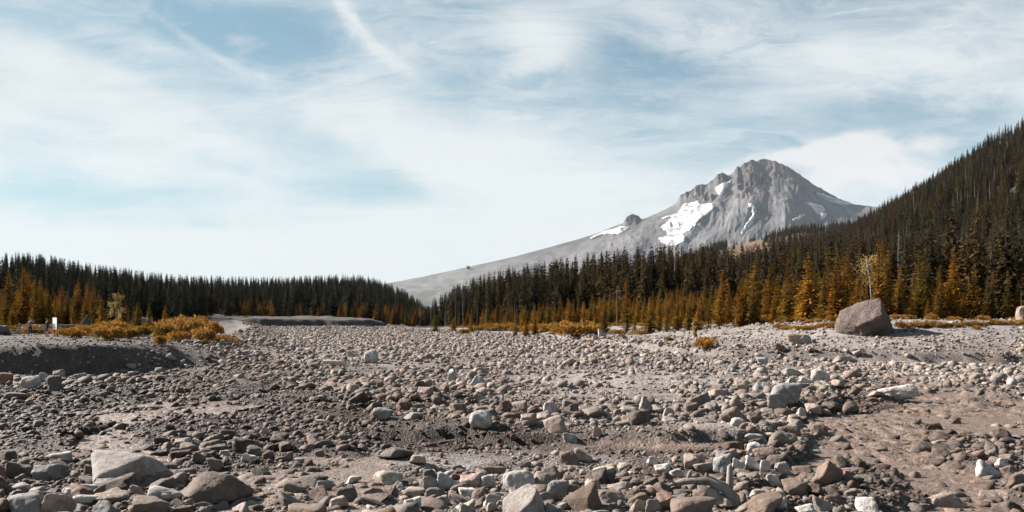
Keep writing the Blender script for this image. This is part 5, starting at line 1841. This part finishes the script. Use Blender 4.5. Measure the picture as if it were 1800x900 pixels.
# ground cover under the young trees: low golden growth nobody could count
gc = []
r5 = np.random.default_rng(123)
x = r5.uniform(-70, 70, 9000); y = r5.uniform(75, 260, 9000)
rbv = sdist(x, y, RIGHT_POLY); pxv = CX + F * x / y
edge_ = np.interp(x, [-40, 5, 15, 30, 50], [7, 10, 14, 16, 16]) + 2.5 * fbm(x / 5, y / 5, 3, 115)
ok = (rbv > edge_ + 1.0) & (rbv < edge_ + 16) & (pxv > 740) & (pxv < 1840) & (r5.random(9000) < 0.8)
x2 = r5.uniform(-110, -35, 3000); y2 = r5.uniform(95, 150, 3000)
px2 = CX + F * x2 / y2
ok2 = (sdist(x2, y2, LEFT_BANK) > 18) & (px2 > -30) & (px2 < 400)
gx_ = np.concatenate([x[ok], x2[ok2]]); gy_ = np.concatenate([y[ok], y2[ok2]])
gz_ = terrain(gx_, gy_)
m5 = len(gx_)
sc_ = r5.uniform(0.5, 1.7, m5) * np.where(r5.random(m5) < 0.15, 1.6, 1.0)
COVER = hidden_collection('cover_tufts', [bpy.data.objects.new('cover_tuft_%02d' % i, SHRUB[i][0]) for i in range(5)])
scatter('undergrowth', np.stack([gx_, gy_, gz_ - 0.05], axis=1), np.stack([0 * gx_, 0 * gx_, r5.uniform(0, 6.28, m5)], axis=1), np.stack([sc_, sc_, sc_ * r5.uniform(0.5, 1.1, m5)], axis=1), r5.integers(0, 5, m5), COVER,
        kind='stuff', label='low golden undergrowth at the feet of the young trees', category='undergrowth')
print('cover', m5)

# ------------------------------------------------------------------ driftwood
def log_object(name, px, py, pts, radii, mat, label, category='log', stubs=(), sides=9, lift=0.0):
    """pts in metres about the point on the ground under the pixel, x right, y away, z up."""
    x, y, z = ground_at(px, py)
    z = height(x, y)
    parts = [cone_tube(pts, radii, sides)]
    for p, r in stubs:
        parts.append(cone_tube(p, r, 6))
    v, f = join(parts)
    for i in range(len(v)):
        q = Vector(v[i]) * 6
        v[i] += np.array(mnoise.noise_vector(q)) * 0.012
    o = link(name, raw_mesh(name, v, f), mat, None, label=label, category=category)
    o.location = (x, y, z + lift)
    return o


log_object('driftwood_log', 590, 652, [(-0.85, 0.1, 0.22), (-0.4, 0, 0.20), (0.1, 0, 0.16), (0.75, -0.1, 0.12), (0.8, -0.1, 0.12)], [0.12, 0.15, 0.15, 0.12, 0.01], M_DRIFT, 'bleached broken log lying on the distant stones', lift=0.38)
log_object('driftwood_log', 568, 750, [(-0.26, 0.05, 0.10), (0.0, 0, 0.08), (0.22, -0.02, 0.05), (0.24, -0.02, 0.05)], [0.035, 0.055, 0.05, 0.005], M_DRIFT, 'short bleached stick of driftwood on the dark wet gravel', lift=0.12)
log_object('driftwood_log', 546, 600, [(-1.0, 0.2, 0.2), (0, 0, 0.35), (1.1, -0.1, 0.6), (1.2, 0, 0.6)], [0.14, 0.17, 0.12, 0.01], M_DRIFT, 'pale log tilted among the far stones near the embankment', lift=0.2)
log_object('driftwood_branch', 790, 785, [(-0.30, -0.08, 0.10), (0.0, 0.0, 0.13), (0.30, 0.1, 0.17)], [0.008, 0.012, 0.006], M_DRIFT, 'thin bleached stick on the pebbly mud', 'branch', lift=0.02)
log_object('driftwood_branch', 1252, 890, [(-0.75, 0.25, 0.22), (-0.60, 0.22, 0.27), (-0.35, 0.12, 0.34), (-0.05, 0.02, 0.35), (0.2, -0.05, 0.24), (0.38, -0.10, 0.05), (0.42, -0.12, -0.1)], [0.02, 0.05, 0.075, 0.09, 0.10, 0.11, 0.08], M_DEAD,
           'arched grey driftwood limb with broken stubs over the brown boulder', 'branch',
           stubs=[([(-0.40, 0.13, 0.38), (-0.38, 0.12, 0.47), (-0.33, 0.12, 0.53)], [0.05, 0.04, 0.01]), ([(-0.08, 0.03, 0.40), (-0.10, 0.02, 0.48), (-0.11, 0.02, 0.50)], [0.045, 0.035, 0.005]),
                  ([(0.33, 0.05, 0.2), (0.34, 0.06, 0.42), (0.33, 0.05, 0.60), (0.36, 0.05, 0.66)], [0.07, 0.06, 0.045, 0.005]), ([(-0.62, 0.2, 0.25), (-0.75, 0.2, 0.34)], [0.03, 0.005])], lift=0.12)
for i, (px, py, lab) in enumerate([(296, 615, 'red-brown fallen branch across the end of the earth bank'), (304, 616, 'second red-brown branch lying beside the first at the bank end'), (1598, 644, 'pale forked twig at the toe of the gravel slope')]):
    log_object('fallen_branch', px, py, [(-0.7, 0.3 * i, 0.25), (0, 0, 0.22), (0.8, -0.2, 0.05)], [0.02, 0.035, 0.02], M_DRIFT if i == 2 else mat_bark('red_bark_%d' % i, (0.10, 0.045, 0.028), (0.16, 0.08, 0.05)), lab, 'branch',
               stubs=[([(-0.2, 0, 0.22), (-0.5, 0.2, 0.5)], [0.018, 0.005]), ([(0.2, 0, 0.2), (0.5, 0.3, 0.4)], [0.018, 0.005])], lift=0.08)

# ------------------------------------------------------------------ guard fence, notice board, concrete block
def box(cx, cy, cz, sx, sy, sz, bev=0.01):
    bm = bmesh.new()
    bmesh.ops.create_cube(bm, size=1.0)
    for v in bm.verts:
        v.co = Vector((cx + v.co.x * sx, cy + v.co.y * sy, cz + v.co.z * sz))
    if bev:
        bmesh.ops.bevel(bm, geom=bm.edges[:], offset=bev, segments=2, affect='EDGES')
    return bm


def bm_obj(name, bm, mat, parent=None):
    me = bpy.data.meshes.new(name)
    bm.to_mesh(me); bm.free()
    return link(name, me, mat, parent)


M_GALV = mat_plain('weathered_galvanised_steel', (0.20, 0.205, 0.21), 0.55, 0.2, 5)
M_BROWNWOOD = mat_plain('brown_stained_wood', (0.075, 0.035, 0.026), 0.8, 0.25, 6)
M_BOARD = mat_plain('white_notice_board', (0.82, 0.80, 0.77), 0.7, 0.05, 4)
M_PRINT = mat_plain('grey_print', (0.30, 0.30, 0.30), 0.8, 0.1, 4)
M_CONC = mat_plain('pale_concrete', (0.30, 0.27, 0.245), 0.9, 0.15, 3)

FX, FY, FZ = ground_at(34, 588)
FY = 90.0
def fence_x(px): return (px - CX) / F * FY
fence = empty('guard_fence', (fence_x(34), FY, height(fence_x(34), FY)), 0, label='low grey guard fence of two rails behind the two people', category='fence')
fz = fence.location.z
x0 = fence.location.x
bm_obj('post', box(0, 0, 0.64, 0.24, 0.24, 1.36, 0.03), M_GALV, fence)
for px in (48, 78, 107, 136):
    bm_obj('post', box(fence_x(px) - x0, 0.06, 0.55, 0.09, 0.09, 1.2, 0.01), M_GALV, fence)
for hz in (0.62, 1.12):
    v, f = cone_tube([(0.13, -0.02, hz), (3.3, -0.02, hz - 0.01), (fence_x(140) - x0, -0.02, hz - 0.02)], [0.035] * 3, 8)
    link('rail', raw_mesh('rail', v, f), M_GALV, fence)
blk_x = fence_x(26)
blk = bm_obj('concrete_block', box(0, 0, 0.16, 0.62, 0.4, 0.42, 0.04), M_CONC)
blk.location = (blk_x, FY - 0.4, height(blk_x, FY - 0.4)); blk['label'] = 'low pale concrete block at the foot of the fence end post'; blk['category'] = 'block'

NX, NY, NZ = ground_at(97, 592)
board = empty('notice_board', (NX, NY, height(NX, NY)), math.radians(-38), label='white upright notice board on two brown posts beside the guard fence', category='notice board')
for sx in (-0.36, 0.36):
    bm_obj('post', box(sx, 0.05, 0.88, 0.11, 0.10, 1.9, 0.01), M_BROWNWOOD, board)
pan = bm_obj('panel', box(0, -0.03, 1.26, 0.84, 0.05, 1.14, 0.01), M_BOARD, board)
for i, (bx, bz, bw, bh) in enumerate([(0, 1.70, 0.5, 0.05), (-0.05, 1.52, 0.6, 0.02), (-0.05, 1.46, 0.58, 0.02), (-0.08, 1.40, 0.5, 0.02), (0.05, 1.18, 0.36, 0.26), (-0.05, 0.92, 0.6, 0.02), (-0.1, 0.86, 0.5, 0.02)]):
    bm_obj('print_line', box(bx, -0.058, bz, bw, 0.004, bh, 0), M_PRINT, pan)


# ------------------------------------------------------------------ people
M_SKIN = mat_plain('skin', (0.36, 0.20, 0.14), 0.6, 0.05)
M_SHIRT = mat_plain('mauve_grey_shirt', (0.17, 0.14, 0.145), 0.9, 0.1)
M_TROUSER = mat_plain('dark_trousers', (0.022, 0.023, 0.026), 0.9, 0.1)
M_BLACK = mat_plain('black_cloth', (0.012, 0.012, 0.013), 0.9, 0.1)
M_KHAKI = mat_plain('dark_shorts', (0.03, 0.026, 0.024), 0.9, 0.1)
M_HAIR = mat_plain('dark_hair', (0.022, 0.015, 0.012), 0.7, 0.1)
M_SHOE = mat_plain('dark_shoe', (0.02, 0.018, 0.018), 0.8, 0.1)


def person(px, py, face_deg, arms, zones, label, hair):
    """arms: for each side elbow, wrist, finger tip; x to the person's side, -y is forward. zones: (z below which, material) from the ground up."""
    gx, gy, _ = ground_at(px, py)
    gz = height(gx, gy)
    V, E, Rr = [], [], []
    def add(p, r, par=None):
        V.append(p); Rr.append(r)
        if par is not None:
            E.append((par, len(V) - 1))
        return len(V) - 1
    pel = add((0, 0, 0.92), (0.155, 0.11))
    wst = add((0, 0, 1.08), (0.135, 0.095), pel)
    chest = add((0, 0.0, 1.28), (0.165, 0.11), wst)
    neckb = add((0, 0.01, 1.43), (0.075, 0.07), chest)
    neck = add((0, 0.0, 1.50), (0.052, 0.055), neckb)
    head0 = add((0, -0.01, 1.57), (0.068, 0.082), neck)
    head1 = add((0, -0.01, 1.65), (0.075, 0.092), head0)
    add((0, 0.0, 1.73), (0.05, 0.06), head1)
    add((0, -0.105, 1.60), (0.014, 0.016), head0)             # nose
    for s in (-1, 1):
        hip = add((0.095 * s, 0, 0.86), (0.088, 0.095), pel)
        kn = add((0.11 * s, -0.015, 0.48), (0.056, 0.06), hip)
        ca = add((0.112 * s, 0.02, 0.32), (0.052, 0.058), kn)
        an = add((0.115 * s, 0.025, 0.09), (0.036, 0.042), ca)
        add((0.125 * s, -0.13, 0.035), (0.042, 0.034), an)
        sh = add((0.175 * s, 0.0, 1.40), (0.062, 0.062), neckb)
        el, wr, ft = arms[0 if s < 0 else 1]
        e = add(el, (0.043, 0.043), sh)
        w = add(wr, (0.030, 0.030), e)
        hd = Vector(ft) - Vector(wr)
        pm = add(tuple(Vector(wr) + hd * 0.45), (0.038, 0.020), w)
        side = hd.normalized().cross(Vector((0, 0.3, 1))).normalized()
        for k, (off, ln) in enumerate(((-0.030, 0.88), (-0.010, 1.0), (0.010, 0.95), (0.030, 0.78))):
            b = add(tuple(Vector(wr) + hd * 0.7 + side * off), (0.010, 0.010), pm)
            add(tuple(Vector(wr) + hd * ln + side * off * 1.1 + Vector((0, -0.012, -0.01))), (0.008, 0.008), b)
        add(tuple(Vector(wr) + hd * 0.55 + side * (-0.062 * s) + Vector((0, -0.02, 0))), (0.010, 0.010), w)
    me = bpy.data.meshes.new('person')
    me.from_pydata(V, E, [])
    tmp = bpy.data.objects.new('person', me)
    COL.objects.link(tmp)
    md = tmp.modifiers.new('skin', 'SKIN'); md.use_smooth_shade = True
    for i, r in enumerate(Rr):
        me.skin_vertices[0].data[i].radius = r
        me.skin_vertices[0].data[i].use_root = (i == 0)
    sb = tmp.modifiers.new('sub', 'SUBSURF'); sb.levels = 2; sb.render_levels = 2
    dg = bpy.context.evaluated_depsgraph_get()
    nm = bpy.data.meshes.new_from_object(tmp.evaluated_get(dg))
    bpy.data.objects.remove(tmp)
    mats = []
    for _, m in zones['body'] + [(9, zones['arm']), (9, M_SKIN)]:
        if m not in mats:
            mats.append(m)
    nm.materials.clear()
    for m in mats:
        nm.materials.append(m)
    for p in nm.polygons:
        c = p.center
        m = next(m for lim, m in zones['body'] if c.z < lim)
        side_ = abs(c.x) > 0.225 or c.y < -0.17
        if side_ and c.z > 0.75 and c.z < 1.47:
            d0 = min((Vector(a[0]) - c).length for a in arms); d1 = min((Vector(a[1]) - c).length for a in arms)
            m = zones['arm'] if d0 < d1 and zones['long'] < 1 else (M_SKIN if zones['long'] < 1 else zones['arm'])
        if any((Vector(a[1]) - c).length < 0.05 or (Vector(a[2]) - c).length < 0.16 for a in arms):
            m = M_SKIN
        p.material_index = mats.index(m)
        p.use_smooth = True
    o = link('person', nm, None, None, label=label, category='person')
    o.location = (gx, gy, gz); o.rotation_euler = (0, 0, math.radians(face_deg))
    # hair as a cap over the back and top of the head
    d, f = ico(3)
    keepv = d.copy()
    v = keepv * np.array((0.088, 0.104, 0.10))
    v[:, 2] = np.where((d[:, 1] < -0.2) & (d[:, 2] < 0.45), v[:, 2] * 0.4 + 0.055, v[:, 2])
    v[:, 1] = np.where((d[:, 1] < -0.2) & (d[:, 2] < 0.45), v[:, 1] * 0.55, v[:, 1])
    v = v + np.array((0, 0.006, 1.675))
    link('hair', raw_mesh('hair', v, f), hair, o)
    return o


raise_arms = [((-0.27, -0.20, 1.36), (-0.12, -0.42, 1.52), (-0.06, -0.50, 1.60)), ((0.27, -0.20, 1.36), (0.12, -0.42, 1.52), (0.06, -0.50, 1.60))]
p1 = person(53, 591, 62, raise_arms, {'body': [(0.085, M_SHOE), (0.96, M_TROUSER), (1.46, M_SHIRT), (9, M_SKIN)], 'arm': M_SHIRT, 'long': 0},
            'person in mauve-grey top and dark trousers raising both hands to take a picture', M_HAIR)
hang = [((-0.25, 0.03, 1.13), (-0.27, -0.04, 0.88), (-0.26, -0.07, 0.72)), ((0.25, 0.03, 1.13), (0.27, -0.04, 0.88), (0.26, -0.07, 0.72))]
p2 = person(83, 592, 150, hang, {'body': [(0.085, M_SHOE), (0.56, M_SKIN), (0.96, M_KHAKI), (1.46, M_BLACK), (9, M_SKIN)], 'arm': M_BLACK, 'long': 0},
            'person in black shirt and dark shorts standing with bare legs beside the notice board', M_HAIR)
ph = bm_obj('phone', box(0, 0, 0, 0.075, 0.012, 0.15, 0.004), M_BLACK)
ph.location = p1.matrix_basis @ Vector((0.0, -0.50, 1.60)); ph.rotation_euler = (0, math.radians(90), math.radians(62))
ph['label'] = 'small black phone held up by the person taking a picture'; ph['category'] = 'phone'

# ------------------------------------------------------------------ far hut on the ridge
hr = 7150.0
hx = (823 - CX) / F * hr
hz = CH + (HY - 471.5) / F * hr
hut = empty('mountain_hut', (hx, hr, hz), 0.3, label='tiny grey hut on the long bare ridge of the mountain', category='hut')
M_HUTW = mat_plain('hut_wall', (0.09, 0.085, 0.085), 0.9, 0.1, 0.1)
M_HUTR = mat_plain('hut_roof', (0.14, 0.14, 0.145), 0.8, 0.1, 0.1)
bm_obj('wall', box(0, 0, 4, 30, 20, 20, 0.2), M_HUTW, hut)
bm = bmesh.new()
pr_ = [(-18, -12, 14), (18, -12, 14), (18, 12, 14), (-18, 12, 14), (-18, 0, 21), (18, 0, 21)]
vv = [bm.verts.new(p) for p in pr_]
for q in ((0, 1, 5, 4), (2, 3, 4, 5), (0, 4, 3), (1, 2, 5), (3, 2, 1, 0)):
    bm.faces.new([vv[i] for i in q])
bm_obj('roof', bm, M_HUTR, hut)

# ------------------------------------------------------------------ haze: even air round everything
HAZE_DENSITY = 1.1e-5
hb = box(0, 3600, 1160, 19000, 19000, 2324, 0)
haze = bm_obj('haze', hb, None)
haze['kind'] = 'stuff'
hm, HN = new_mat('thin_haze')
vol = HN.n('ShaderNodeVolumePrincipled', {'Color': (0.72, 0.84, 0.95, 1), 'Density': HAZE_DENSITY, 'Anisotropy': 0.0})
ho = HN.n('ShaderNodeOutputMaterial')
HN.link(vol.outputs[0], ho.inputs['Volume'])
haze.data.materials.append(hm)
